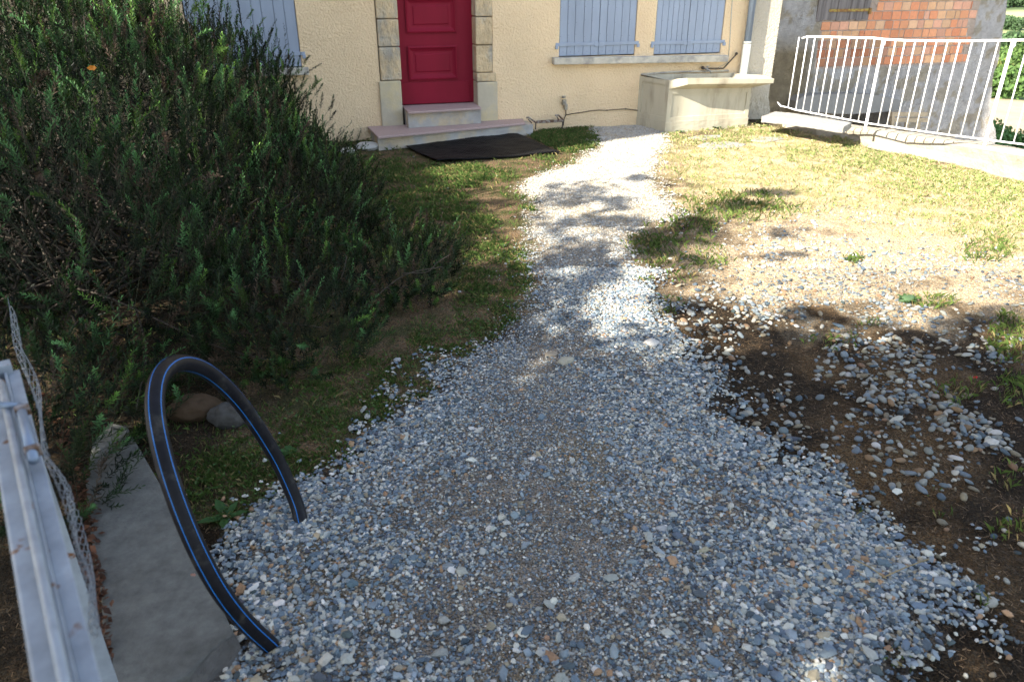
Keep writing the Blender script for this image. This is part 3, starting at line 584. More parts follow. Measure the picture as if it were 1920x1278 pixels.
# ------------------------------------------------------------------ stone sink
sink = empty('stone_sink', W(.6, .25, 0), 'old concrete washing trough with flared lip and panelled front against the house', 'sink')
b00, b01, b11, b10 = (-.03, .0), (.125, .50), (1.275, .475), (1.33, .0)       # plan: back-left, front-left, front-right, back-right
def lerp2(a, b, t): return (a[0]*(1-t)+b[0]*t, a[1]*(1-t)+b[1]*t)
mb = MB()
mb.hexa([W(*b01, -.15), W(*b11, -.15), W(b10[0], .005, -.15), W(b00[0], .005, -.15), W(b01[0]-.006, b01[1]+.01, .115), W(b11[0]+.006, b11[1]+.01, .115), W(b10[0]+.006, .005, .11), W(b00[0]-.006, .005, .11)])
rocky(mb.build('plinth', M['basin'], sink), .006, 4, .04)
def panel_face(pA, pB, zA0, zA1, zB0, zB1, mg=.055, rec=.012, mt='basin'):
    """face between two plan points with a recessed panel"""
    a = np.array(W(*pA, 0)); b = np.array(W(*pB, 0)); d = b-a; L = np.linalg.norm(d); d /= L; nr = np.cross(d, UP); nr = nr if nr@(C0-a) > 0 else -nr
    def pt(s, t, o=0): zl = zA0*(1-s)+zB0*s; zh = zA1*(1-s)+zB1*s; return a+d*L*s+UP*(zl*(1-t)+zh*t)+nr*o
    m1 = mg/L; h = zA1-zA0; m2 = mg/h; V = [pt(0, 0), pt(1, 0), pt(1, 1), pt(0, 1), pt(m1, m2), pt(1-m1, m2), pt(1-m1, 1-m2), pt(m1, 1-m2)]
    V += [v-nr*rec for v in V[4:8]]
    F = [(0, 1, 5, 4), (1, 2, 6, 5), (2, 3, 7, 6), (3, 0, 4, 7), (4, 5, 9, 8), (5, 6, 10, 9), (6, 7, 11, 10), (7, 4, 8, 11), (8, 9, 10, 11)]
    return V, F
mb = MB()
mb.add(*panel_face(b01, b11, .116, .50, .116, .475, .055))
mb.add(*panel_face(b00, b01, .111, .60, .116, .60, .055))
mb.add([W(*b11, .116), W(*b10, .11), W(*b10, .58), W(*b11, .475)], [(0, 1, 2, 3)])
# triangular shoulder at the left below the rim
mb.build('body', M['basin'], sink)
# rim, lip and bowl
mb = MB()
L0 = W(.125, .5, .50); L1 = W(1.275, .475, .475)
lp0 = P3(1290, 158.5, .62); lp1 = P3(1450, 156, .66); lt0 = P3(1289, 146.5, .63); lt1 = P3(1452, 148, .67)
rb0 = W(-.03, .0, .62); rb1 = P3(1430, 141, .05); rl = W(.10, .42, .618); rr = P3(1440, 144, .3)
V = [L0, L1, lp1, lp0, lt1, lt0,                       # 0-5
     rb0, rb1, rl, W(.125, .5, .60),                   # 6-9
     W(1.33, .0, .50), W(.04, .05, .615), W(1.25, .05, .60), W(1.22, .42, .585), W(.17, .42, .60),  # 10-14 inner rim
     W(.10, .06, .44), W(1.15, .06, .44), W(1.12, .38, .44), W(.22, .38, .44)]                      # 15-18 bowl floor
F = [(0, 1, 2, 3), (3, 2, 4, 5), (0, 3, 5, 9), (1, 10, 7, 4, 2), (9, 5, 14), (5, 4, 13, 14), (4, 7, 12, 13), (6, 9, 14, 11), (6, 11, 12, 7), (11, 14, 18, 15), (14, 13, 17, 18), (13, 12, 16, 17), (12, 11, 15, 16), (15, 18, 17, 16)]
mb.add(V, F); mb.build('basin', M['basin'], sink)
mb = MB(); mb.tube([W(-.02, .012, .62), W(.4, .012, .635), W(.8, .012, .63), W(1.2, .012, .625)], .012, 6); mb.build('mortar_joint', M['sill'], sink, True)

# ------------------------------------------------------------------ doormat: rubber ring mat
MC = [g(748, 268, .01), g(968, 254, .01), g(1050, 287, .01), g(820, 306, .01)]
def matp(s, t):
    p = (MC[0]*(1-s)+MC[1]*s)*(1-t)+(MC[3]*(1-s)+MC[2]*s)*t
    zz = .022*math.exp(-((s-.62)/.16)**2)*(1-t)**.5+.012*math.exp(-((s-.9)/.1)**2)+.02*math.exp(-((t-1)/.15)**2)*math.exp(-((s-.1)/.12)**2)
    q = p.copy(); q[2] = .020+zz+float(gz(p[0], p[1]))+.010
    q += (MC[0]-MC[3])*(.02*math.sin(s*9)*(1-t)+(-.03 if False else 0)*t)
    return q
mb = MB(); NA, NB = 46, 26; V = []; F = []
VI = {}
def gv(s, t, lay):
    k_ = (round(s, 5), round(t, 5), lay)
    if k_ not in VI:
        VI[k_] = len(V); p = matp(s, t); V.append(p-UP*.012*lay)
    return VI[k_]
for a in range(NA):
    for b in range(NB):
        cs, ct = (a+.5)/NA, (b+.5)/NB; hs, ht = .5/NA, .5/NB; r = .50
        oc = [(-1, -1), (0, -1), (1, -1), (1, 0), (1, 1), (0, 1), (-1, 1), (-1, 0)]; ic = [(-.7, -.7), (0, -1), (.7, -.7), (1, 0), (.7, .7), (0, 1), (-.7, .7), (-1, 0)]
        O = [gv(cs+hs*x_, ct+ht*y_, 0) for x_, y_ in oc]; I = [gv(cs+hs*r*x_, ct+ht*r*y_, 0) for x_, y_ in ic]; I2 = [gv(cs+hs*r*x_, ct+ht*r*y_, 1) for x_, y_ in ic]
        F.append(tuple(I2))  # hole closed with black rubber, standing in for the shade inside it
        for j in range(8):
            k_ = (j+1) % 8; F.append((O[j], O[k_], I[k_], I[j])); F.append((I[j], I[k_], I2[k_], I2[j]))
for a in range(NA):
    for t_ in (0, 1):
        p, q = gv(a/NA, t_, 0), gv((a+1)/NA, t_, 0); F.append((p, q, gv((a+1)/NA, t_, 1), gv(a/NA, t_, 1)))
o = mk('doormat', np.array(V), F, M['rubber']); tag(o, 'black perforated rubber ring mat lying in front of the doorstep', 'doormat')

# ------------------------------------------------------------------ boot scraper
bs = empty('boot_scraper', g(1020, 235), 'rusty iron boot scraper with peeling paint standing in weeds right of the doorstep', 'boot scraper')
def gp(x_, y_, n_): return P3(x_, y_, n_)
mb = MB(); a, b = gp(1006, 229, .10), gp(1056, 226.5, .10); d = (b-a); L = np.linalg.norm(d); d /= L
mb.box((a+b)/2, d*L/2, np.cross(d, UP)*.004, UP*.017); bevel(mb.build('blade', M['scraper'], bs), .002)
for x_, up_ in ((1055, [(1041, 216.5), (1047, 216), (1057, 226)]), (1005, [(987, 221), (991, 220), (1006, 231)])):
    mb = MB(); P_ = [gp(a_, b_, .10) for a_, b_ in up_]; mb.tube(P_, .011, 6); mb.tube([gp(up_[0][0]+3, up_[0][1]+2, .10), gp(up_[2][0]-9, up_[2][1], .10)], .008, 6); mb.build('bracket', M['scraper'], bs)
    mb = MB(); mb.tube([gp(x_, 228, .10), gp(x_-1, 243, .10)], .008, 6); mb.build('leg', M['iron'], bs)

# ------------------------------------------------------------------ garden wall and railing
gw = empty('garden_wall', g(1700, 290), 'low sunlit rendered garden wall carrying the white railing', 'wall')
base = [(1466, 240), (1530, 258), (1590, 268), (1640, 283), (1700, 291), (1770, 306), (1845, 326), (1920, 345), (2080, 388), (2500, 520)]
top = [(1466, 220), (1530, 232), (1590, 241), (1640, 247), (1700, 255.5), (1770, 265.5), (1845, 276.5), (1920, 289), (2080, 316), (2500, 400)]
zt_ = [.235, .24, .255, .26, .265, .265, .27, .275, .28, .28]
V = []; out = None
for k, ((bx, by), (tx, ty), z_) in enumerate(zip(base, top, zt_)):
    Gp = g(bx, by, -.02); lo, hi = 0, 1
    for _ in range(30):
        m_ = (lo+hi)/2
        if pix(Gp+UP*m_)[1] > ty: lo = m_
        else: hi = m_
    z_ = -.02+lo-.012; Tp = g(tx, ty, z_); print('wall top', tx, round(z_, 3))
    V.append((Gp, Tp))
rows = []
for k in range(len(V)):
    a = V[max(k-1, 0)][1]; b = V[min(k+1, len(V)-1)][1]; t = (b-a); t[2] = 0; t /= np.linalg.norm(t); o_ = np.cross(UP, t); o_ = o_ if o_[0] > 0 else -o_
    Gp, Tp = V[k]
    rows.append([Gp-UP*.25-o_*.02, Gp, Gp*.5+Tp*.5+o_*.01, Tp-UP*.02, Tp+o_*.03+UP*.008, Tp+o_*.26+UP*.004, Tp+o_*.29-UP*.03, Tp+o_*.30-UP*2.6])
rows = np.array(rows); nr_, nc_ = rows.shape[:2]; F = [(i_*nc_+j, (i_+1)*nc_+j, (i_+1)*nc_+j+1, i_*nc_+j+1) for i_ in range(nr_-1) for j in range(nc_-1)]+[tuple(range(nc_)), tuple(((nr_-1)*nc_+j) for j in range(nc_))[::-1]]
o = mk('wall_body', rows.reshape(-1, 3), F, M['wallcon'], gw, None, False); rocky(o, .022, 4, .12)
mb = MB()
def gg(x_, y_, z_): return g(x_, y_, z_)
t_ = [gg(1428, 218, .225), gg(1462, 221, .235), gg(1520, 228, .25), gg(1582, 238, .262)]
bk = [gg(1452, 209, .225), gg(1478, 211, .235), gg(1540, 219, .25), gg(1598, 229, .262)]
rws = [[a-UP*.075, a, b, b-UP*.075] for a, b in zip(t_, bk)]
V = np.array(rws).reshape(-1, 3); F = [(i_*4+j, (i_+1)*4+j, (i_+1)*4+(j+1) % 4, i_*4+(j+1) % 4) for i_ in range(3) for j in range(4)]+[(0, 1, 2, 3), (15, 14, 13, 12)]
o = mk('coping_slab', V, F, M['slab'], gw); bevel(o, .01); rocky(o, .012, 4, .05)
# railing
rl_ = empty('metal_railing', g(1700, 250, .28), 'white painted metal railing with thin vertical bars on the low garden wall', 'railing')
def vtop(p, ypx):   # height above p at which the vertical through p reaches the picture row
    lo, hi = 0, 2
    for _ in range(40):
        m_ = (lo+hi)/2
        if pix(p+UP*m_)[1] > ypx: lo = m_
        else: hi = m_
    return p+UP*lo
toprow = lambda x_: np.interp(x_, [1480, 1497, 1560, 1640, 1655, 1700, 1800, 1900, 2100], [70, 68.5, 70, 72, 74, 76.5, 77.5, 76, 74])
Z0 = .29
botx = [1492, 1505, 1519, 1534.5, 1548.5, 1564, 1578.5, 1594, 1609, 1624.5, 1646, 1662.5, 1680, 1698.5, 1717, 1736, 1757, 1778.5, 1801, 1823.5, 1848.5, 1875, 1900, 1932, 1962, 1996, 2030]
boty = lambda x_: np.interp(x_, [1478, 1490, 1624, 1740, 1848, 1920, 2080], [202, 206, 231, 248, 262, 271, 293])
bots = []; tops = []
for x_ in botx:
    p = g(x_, float(boty(x_)), Z0)
    q = vtop(p, 75)
    for _ in range(3): xq = pix(q)[0]; q = vtop(p, float(toprow(xq)))
    bots.append(p); tops.append(q)
for k, (p, q) in enumerate(zip(bots, tops)):
    mb = MB()
    if k in (9, 20):
        d = bots[k]-bots[k-1]; d[2] = 0; d /= np.linalg.norm(d); mb.box((p+q)/2-UP*.03, d*.014, np.cross(d, UP)*.006, (q-p)/2+UP*.03); mb.box(q-UP*.025+d*.016, d*.01, np.cross(d, UP)*.008, UP*.03)
        mb.build('post', M['whitepaint'], rl_)
    else:
        mb.tube([p, q+UP*.008], .0065, 8); mb.build('bar', M['whitepaint'], rl_, True)
mb = MB(); mb.tube([bots[0]+(bots[0]-bots[1])*.2]+bots, .0085, 8); mb.build('bottom_rail', M['whitepaint'], rl_, True)
mb = MB(); mb.tube([tops[0]+(tops[0]-tops[1])*.7-UP*.02]+tops, .0115, 8); mb.build('top_rail', M['whitepaint'], rl_, True)
p0 = g(1477.5, 202, Z0); mb = MB(); mb.tube([p0, vtop(p0, 70)], .0065, 8); mb.build('bar', M['whitepaint'], rl_, True)
mb = MB(); mb.tube([g(1458, 192, .33), g(1464, 199, .32), p0, bots[0]], .008, 8); mb.build('fixing_rod', M['whitepaint'], rl_, True)

# ------------------------------------------------------------------ brick shed
SO = -2.25
shed = empty('brick_shed', W(4.8, SO-1, -2.3), 'old grey rendered outbuilding with red hollow-brick infill behind the railing', 'outbuilding')
u0s, u1s = 1.4, fc(1872, 100, SO)[0]
us_ = np.arange(u0s, u1s+.02, .035); zs_ = np.arange(-2.4, 3.0, .035); UU, ZZ = np.meshgrid(us_, zs_)
bu0, bz0 = fc(1530, 127, SO); bu1 = fc(1812, 100, SO)[0]
dsp = (fbm(UU, ZZ, 1.6, 40)-.5)*.09+(fbm(UU, ZZ, 6, 41)-.5)*.05
inb = (UU > bu0-.02) & (UU < bu1+.03) & (ZZ > bz0-.02)
stn = fbm(UU, ZZ, 4.5, 43)
ledge = (UU > u0s)
dsp = np.where(inb, -.008, dsp)
# cellar opening
oa, ob = fc(1545, 222, SO), fc(1695, 235, SO)
opn = (UU > fc(1560, 220, SO)[0]) & (UU < fc(1668, 220, SO)[0]) & (ZZ < fc(1600, 214, SO)[1]) & (ZZ > -1.9)
dsp = np.where(opn, -.9, dsp)
# wavy right edge
edge = np.interp(ZZ, [-2.4, fc(1866, 262, SO)[1], fc(1858, 200, SO)[1], fc(1862, 150, SO)[1], fc(1877, 60, SO)[1], fc(1888, 0, SO)[1], 3], [fc(1866, 262, SO)[0], fc(1866, 262, SO)[0], fc(1853, 200, SO)[0], fc(1862, 150, SO)[0], fc(1877, 60, SO)[0], fc(1888, 0, SO)[0], fc(1888, 0, SO)[0]+.05])
UE = u0s+(UU-u0s)*(edge+.03*(noise(UU*0, ZZ, 5, 3)-.5)-u0s)/(u1s-u0s)
UE = np.where(inb | (UU < bu1), UU, np.where(UU > bu1, bu1+(UU-bu1)*(edge-bu1)/(u1s-bu1), UU))
cc1 = np.where((stn > .57)[..., None], cc(.46, .40, .31), cc(.56, .53, .50))
lowleft = np.clip((bu0-.0-UU)*3+.3, 0, 1)*np.clip((.9-ZZ)*3, 0, 1)
cc1 = cc1*(1-lowleft[..., None])+(cc(.30, .24, .15)*(.7+.6*fbm(UU, ZZ, 9, 47)[..., None]))*lowleft[..., None]
cc1 = np.where(inb[..., None], cc(.58, .46, .37), cc1)
V = B+UE[..., None]*U+(SO+dsp)[..., None]*N+ZZ[..., None]*UP; nx = len(us_); ny = len(zs_)
i = (np.arange(ny-1)[:, None]*nx+np.arange(nx-1)[None]).ravel(); F = np.stack([i, i+1, i+nx+1, i+nx], -1)
mk('rendered_wall', V.reshape(-1, 3), F, M['plaster'], shed, cc1.reshape(-1, 3), True)
mb = MB(); mb.wbox(u0s, u1s-.12, SO-5, SO-.13, 3.0, 5.6, (.4, .38, .36)); mb.wbox(u0s, u1s-.14, SO-5, SO-1.05, -2.4, 2.99, (.4, .38, .36)); mb.wbox(u1s-.25, u1s-.06, SO-1.04, SO-.12, -2.4, 2.99, (.4, .38, .36)); mb.wbox(u0s, u1s+.0, SO-.125, SO-.0, 3.01, 5.6, (.4, .38, .36))
mb.build('outer_wall', M['plaster'], shed, False, True)
mb = MB(); mb.hexa([W(u0s-.3, SO+.4, 5.61), W(u1s+.3, SO+.4, 5.61), W(u1s+.3, SO-5.3, 7), W(u0s-.3, SO-5.3, 7), W(u0s-.3, SO+.4, 5.75), W(u1s+.3, SO+.4, 5.75), W(u1s+.3, SO-5.3, 7.15), W(u0s-.3, SO-5.3, 7.15)]); mb.build('roof', M['rooftile'], shed)
# hollow bricks
bh = (fc(1750, 8, SO)[1]-fc(1750, 124, SO)[1])/7.0; su0, _ = fc(1532, 20, SO); su1, sz0 = fc(1626, 39, SO)
mb = MB(); r = 0; z = bz0
cols = [(.60, .24, .12), (.62, .29, .15), (.60, .40, .22), (.58, .34, .24), (.54, .20, .10), (.62, .44, .27)]
while z < 2.6:
    u = bu0-rng.uniform(0, .06); right = bu1+rng.uniform(-.14, .10)
    while u < right:
        wd = rng.choice([.18, .18, .18, .10, .14])*rng.uniform(.94, 1.06)
        if not (u+wd > su0+.02 and u < su1 and z+bh > sz0):
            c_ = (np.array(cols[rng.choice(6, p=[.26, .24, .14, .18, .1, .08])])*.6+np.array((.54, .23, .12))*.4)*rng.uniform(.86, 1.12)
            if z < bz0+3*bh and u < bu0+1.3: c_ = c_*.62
            u1_ = min(u+wd, right); 
            if u1_-u > .03: mb.wbox(u+.006, u1_-.006, SO-.05, SO-.003+rng.uniform(-.004, .004), z+.008, z+bh-.008, c_)
        u += wd
    z += bh
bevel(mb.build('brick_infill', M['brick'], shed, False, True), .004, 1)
# shed shutter
mb = MB(); e = np.linspace(su0, su1, 9)
for a, b in zip(e[:-1], e[1:]): mb.wbox(a+.002, b-.003, SO-.03, SO+.012+rng.uniform(-.005, .005), sz0+rng.uniform(0, .02), 2.3)
ssh = mb.build('wooden_shutter', M['oldwood'], shed)
mb = MB(); ha, hz = fc(1555, 19, SO+.02); hb, _ = fc(1630, 22, SO+.02); mb.wbox(ha, hb, SO+.018, SO+.028, hz-.03, hz+.012); mb.wbox(hb-.02, hb+.02, SO+.018, SO+.05, hz-.07, hz+.02); mb.build('strap_hinge', M['rust'], ssh)
# concrete ledge over the cellar opening
mb = MB(); out = [(1489, 206), (1493, 190), (1505, 181), (1540, 177), (1600, 176), (1640, 178), (1672, 184), (1700, 190), (1690, 204), (1660, 210), (1600, 214), (1560, 213)]
Pf = [P3(x_, y_, SO+.22) for x_, y_ in out]; Pb = [p-N*.25 for p in Pf]; n_ = len(out)
mb.add(Pf+Pb, [tuple(range(n_)), tuple(range(2*n_-1, n_-1, -1))]+[(j, (j+1) % n_, n_+(j+1) % n_, n_+j)[::-1] for j in range(n_)])
o = mb.build('ledge', M['slab'], shed); 
# wooden pallet leaning in the yard
pal = empty('pallet', P3(1700, 245, SO+.5), 'weathered wooden pallet leaning against the outbuilding seen through the railing', 'pallet')
for y_ in (214, 224.5): mb = MB(); a, b = P3(1668, y_, SO+.45), P3(1738, y_+.5, SO+.45); mb.box((a+b)/2, (b-a)/2, N*.02, UP*.035); mb.build('board', M['palewood'], pal)
for x_ in (1674, 1700, 1722): mb = MB(); a, b = P3(x_, 210 if x_ == 1674 else 230, SO+.47), P3(x_-3, 262, SO+.47); mb.box((a+b)/2, U*.03, N*.02, (b-a)/2); mb.build('batten', M['palewood'], pal)

# ------------------------------------------------------------------ neighbouring wing, left of the frame: its corner throws the long shadow edge on house and mat
S0 = (g(900, 305)); S1 = W(1.62, 0, 0); dd = (S1-S0); dd[2] = 0; dd /= np.linalg.norm(dd)
Lh = np.array([math.sin(SUN_AZ), math.cos(SUN_AZ), 0]); cr = W(1.62, 0, 0)-Lh*10.6
wing = empty('side_building', (cr[0]-3, cr[1]+2, 0), 'tall cream side wing of the property standing left of the bush', 'building')
mb = MB(); HW = 9.6
mb.box((cr[0]-3, cr[1]+3.2, HW/2-.2), np.array([3, 0, 0]), np.array([0, 3.2, 0]), UP*(HW/2+.2)); mb.build('wall', M['stucco'], wing)
mb = MB(); mb.hexa([(cr[0]-6.3, cr[1], HW+.01), (cr[0]+.02, cr[1], HW+.01), (cr[0]+.02, cr[1]+6.6, HW+.01), (cr[0]-6.3, cr[1]+6.6, HW+.01), (cr[0]-6.3, cr[1], HW+.15), (cr[0]+.02, cr[1], HW+.15), (cr[0]-.5, cr[1]+6.6, HW+1.2), (cr[0]-6.3, cr[1]+6.6, HW+1.2)]); mb.build('roof', M['rooftile'], wing)

# ------------------------------------------------------------------ concrete kerb bottom left
KZ = .055
kp = [g(350, 1266, KZ), g(395, 1222, KZ), g(440, 1186, KZ), g(405, 1115, KZ), g(352, 1010, KZ), g(300, 905, KZ), g(262, 840, KZ), g(238, 798, KZ), g(205, 790, KZ), g(172, 830, KZ), g(160, 900, KZ), g(165, 975, KZ), g(180, 1060, KZ), g(190, 1130, KZ), g(192, 1210, KZ), g(205, 1330, KZ)]
n_ = len(kp); bt = [p-UP*.35 for p in kp]
mb = MB(); mb.add(kp+bt, [tuple(range(n_))[::-1]]+[(j, (j+1) % n_, n_+(j+1) % n_, n_+j) for j in range(n_)])
kb = empty('concrete_kerb', kp[5], 'flat grey concrete kerb under the bush beside the open gate', 'kerb')
o = mb.build('slab', M['concrete'], kb); bevel(o, .01)
# broken front end
fr = [g(350, 1267, KZ-.006), g(397, 1223, KZ-.004), g(442, 1187, KZ-.006), g(462, 1240, .0), g(470, 1300, -.02), g(400, 1400, -.03), g(300, 1400, .0), g(200, 1330, .02)]
n_ = len(fr); bt = [p-UP*.3 for p in fr]; mb = MB(); mb.add(fr+bt, [tuple(range(n_))[::-1]]+[(j, (j+1) % n_, n_+(j+1) % n_, n_+j) for j in range(n_)])
M['rubble'] = mat('rubble', (.09, .085, .078), .95, var=.35, vs=16, bump=.9, bs=40, bd=.012, col2=(.20, .12, .04), c2s=14, c2t=(.62, .70))
o = mb.build('broken_end', M['rubble'], kb); rocky(o, .02, 4, .04)
# dead leaves between gate and kerb
n = 520; px_ = rng.uniform(0, 1, n); yy_ = 760+520*px_; xl = np.interp(yy_, [760, 900, 1000, 1100, 1200, 1300], [95, 150, 172, 184, 196, 205])+rng.normal(0, 11, n)
P = np.array([g(a, b, .0) for a, b in zip(xl, yy_)]); P[:, 2] = KZ+.004+rng.random(n)*.02
a = rng.random(n)*6.28; s_ = rng.uniform(.006, .017, n); e1 = np.stack([np.cos(a), np.sin(a), rng.normal(0, .4, n)], -1)*s_[:, None]; e2 = np.stack([-np.sin(a), np.cos(a), rng.normal(0, .4, n)], -1)*(s_*.6)[:, None]
V = np.stack([P-e1, P-e2, P+e1, P+e2+UP*.004], 1).reshape(-1, 3); F = np.arange(n*4).reshape(-1, 4)
o = mk('dead_leaves', V, F, M['grass'], None, np.repeat(gcol(n, (.035, .016, .010), (.12, .05, .025)), 4, 0)); tag(o, 'rust brown dead leaves caught between gate and kerb', 'leaves', kind='stuff')

# ------------------------------------------------------------------ open gate leaf at the left edge
gt = empty('garden_gate', g(100, 1000, 1.0), 'rust flecked pale metal garden gate with wire netting at the left edge', 'gate')
GZ = 1.06
ga = g(190, 1278, GZ); gb = g(38, 700, GZ); gd_ = (gb-ga)/np.linalg.norm(gb-ga); gn = np.cross(gd_, UP); gn = gn if gn[0] > 0 else -gn
gs = ga-gd_*.6; ge = gb+gd_*.02
L = np.linalg.norm(ge-gs)
mb = MB(); mb.box((gs+ge)/2-gn*.010-UP*.002, gd_*L/2, gn*.010, UP*.003); mb.box((gs+ge)/2-gn*.0225-UP*.02, gd_*L/2, gn*.0025, UP*.028); bevel(mb.build('angle_rail', M['gatepaint'], gt), .001, 1)
mb = MB(); mb.box((gs+ge)/2-gn*.046+UP*.004, gd_*L/2, gn*.013, UP*.016); bevel(mb.build('frame_rail', M['gatepaint'], gt), .004)
mb = MB(); mb.tube([gs-gn*.030+UP*.028, ge-gd_*.1-gn*.030+UP*.028], .006, 8); mb.build('rod', M['gatepaint'], gt, True)
mb = MB()
for s_ in np.arange(.08, L, .16): mb.tube([gs+gd_*s_-gn*.052-UP*.02, gs+gd_*s_-gn*.052-UP*.95], .009, 8)
o = mb.build('infill_bars', M['gatepaint'], gt, True); o['kind'] = 'stuff'
mb = MB(); mb.box((gs+ge)/2-gn*.052-UP*.97, gd_*L/2, gn*.018, UP*.018); mb.build('bottom_rail', M['gatepaint'], gt)
mb = MB(); e_ = g(22, 735, GZ+.01); mb.box(ge-gn*.04-UP*.5, gd_*.014, gn*.03, UP*.52); mb.build('end_post', M['gatepaint'], gt)
la, lb = g(40, 760, GZ+.03), g(66, 862, GZ+.03)
mb = MB(); mb.tube([la-gn*.002, lb-gn*.002], .0075, 10); mb.tube([la, la-gn*.03+UP*.012], .006, 8); mb.build('latch_bolt', M['zinc'], gt, True)
for p_ in (la*.9+lb*.1, la*.15+lb*.85): mb = MB(); mb.box(p_+UP*.0, gd_*.007, gn*.011, UP*.009); bevel(mb.build('latch_keeper', M['darkrust'], gt), .002, 1)
# netting
edgeT = lambda t: g(np.interp(t, [0, 1], [20, 181]), np.interp(t, [0, 1], [600, 1205]), GZ-.03)
bx_ = [12, 26, 51, 69, 74, 117, 148, 160, 173, 178]; by_ = [560, 630, 682, 723, 845, 905, 967, 1030, 1084, 1180]; tt_ = np.linspace(0, 1, 10)
def net(s, t):
    a = edgeT(s); b = g(float(np.interp(s, tt_, bx_)), float(np.interp(s, tt_, by_)), .72)
    p = a*(1-t)+b*t; w_ = math.sin(s*23+t*3)*.006+math.sin(s*9+t*7)*.006
    return p+gn*(w_*math.sin(t*math.pi)+.004)
mb = MB(); NS, NT = 40, 8
def hexnode(i_, j): return net(min(1, max(0, (i_+.5*(j % 2))/NS))+rng.normal(0, .0012), j/NT)
nod = {(i_, j, k_): None for i_ in range(NS+1) for j in range(NT+1) for k_ in (0, 1)}
for i_ in range(NS+1):
    for j in range(NT+1):
        o_ = .5*(j % 2); nod[(i_, j, 0)] = net(min(1, (i_+o_)/NS), max(0, (j-.18)/NT)); nod[(i_, j, 1)] = net(min(1, (i_+o_)/NS), min(1, (j+.18)/NT))
for i_ in range(NS):
    for j in range(NT+1):
        mb.tube([nod[(i_, j, 0)], nod[(i_, j, 1)]], .0012, 4, cap=False)
        if j < NT:
            if j % 2 == 0:
                mb.tube([nod[(i_, j, 1)], nod[(i_, j+1, 0)]], .0009, 3, cap=False)
                if i_ > 0: mb.tube([nod[(i_, j, 1)], nod[(i_-1, j+1, 0)]], .0009, 3, cap=False)
            else:
                mb.tube([nod[(i_, j, 1)], nod[(i_, j+1, 0)]], .0009, 3, cap=False); mb.tube([nod[(i_, j, 1)], nod[(i_+1, j+1, 0)]], .0009, 3, cap=False)
mb.build('wire_netting', M['wire'], gt)

# ------------------------------------------------------------------ black water pipe arch
hp = [(520, 1222), (497, 1200), (462, 1168), (420, 1118), (385, 1060), (352, 990), (322, 910), (302, 840), (291, 780), (291, 735), (301, 703), (322, 684), (348, 680), (382, 692), (420, 722), (458, 765), (492, 815), (520, 862), (543, 912), (558, 950), (566, 985)]
A1, A2 = g(515, 1207), g(570, 965); Am = g(335, 682, 0); d_ = ray(335, 682); yt_ = (A1[1]+A2[1])/2+.02; Ap = C0+d_*(yt_/d_[1])
pn = np.cross(A2-A1, Ap-A1); pn /= np.linalg.norm(pn)
hc = [C0+ray(x_, y_)*(((A1-C0)@pn)/(ray(x_, y_)@pn)) for x_, y_ in hp]
def catmull(P, n=6):
    P = [2*P[0]-P[1]]+list(P)+[2*P[-1]-P[-2]]; o_ = []
    for k in range(1, len(P)-2):
        for t in np.arange(0, 1, 1/n): o_.append(.5*((2*P[k])+(-P[k-1]+P[k+1])*t+(2*P[k-1]-5*P[k]+4*P[k+1]-P[k+2])*t*t+(-P[k-1]+3*P[k]-3*P[k+1]+P[k+2])*t**3))
    return o_+[P[-2]]
hc = catmull(hc)
for _ in range(4): hc = [hc[0]]+[(hc[k-1]+hc[k]*2+hc[k+1])/4 for k in range(1, len(hc)-1)]+[hc[-1]]
hose = empty('water_pipe', A1, 'black plastic water pipe with blue stripes arching out of the gravel over the kerb', 'pipe')
HR = .0245
mb = MB(); mb.tube(hc, HR, 28); mb.build('pipe', M['hose'], hose, True)
pm = hc[len(hc)//4]; tm = hc[len(hc)//4+1]-hc[len(hc)//4-1]; tm /= np.linalg.norm(tm); bm = np.cross(tm, pn); bm /= np.linalg.norm(bm); va = math.atan2((C0-pm)@bm, (C0-pm)@pn)+math.radians(4)
for ang in (va-.62, va+.62, va+math.pi-.62, va+math.pi+.62):
    V = []; F = []
    for k, p in enumerate(hc):
        t = hc[min(k+1, len(hc)-1)]-hc[max(k-1, 0)]; t /= np.linalg.norm(t); a = pn; b = np.cross(t, a); b /= np.linalg.norm(b)
        for da in (-.055, .055):
            V.append(p+(HR+.0006)*(math.cos(ang+da)*a+math.sin(ang+da)*b))
    F = [(2*k, 2*k+1, 2*k+3, 2*k+2) for k in range(len(hc)-1)]
    mk('stripe', np.array(V), F, M['hosestripe'], hose)
mb = MB(); m0 = int(len(hc)*.62); m1 = int(len(hc)*.86)
q_ = 0
for k in range(m0, m1):
    for f_ in np.arange(0, 1, .22):
        q_ += 1
        if rng.random() < .35 or (q_//5) % 4 == 3: continue
        p = hc[k]*(1-f_)+hc[k+1]*f_; t = hc[k+1]-hc[k]; t /= np.linalg.norm(t); b = np.cross(t, pn); b /= np.linalg.norm(b); an = math.radians(168)
        for s_ in (1,):
            o_ = math.cos(an)*pn+math.sin(an)*b; an2 = math.radians(-12)
            mb.box(p+(HR+.0004)*(math.cos(math.radians(180+12))*pn*(-1 if pn@(C0-p) > 0 else 1)*-1+0*b) if False else p+(HR+.0003)*o_, t*.0014, np.cross(t, o_)*rng.uniform(.0012, .0026), o_*.0003)
mb.build('printed_marks', M['print'], hose)['kind'] = 'stuff'

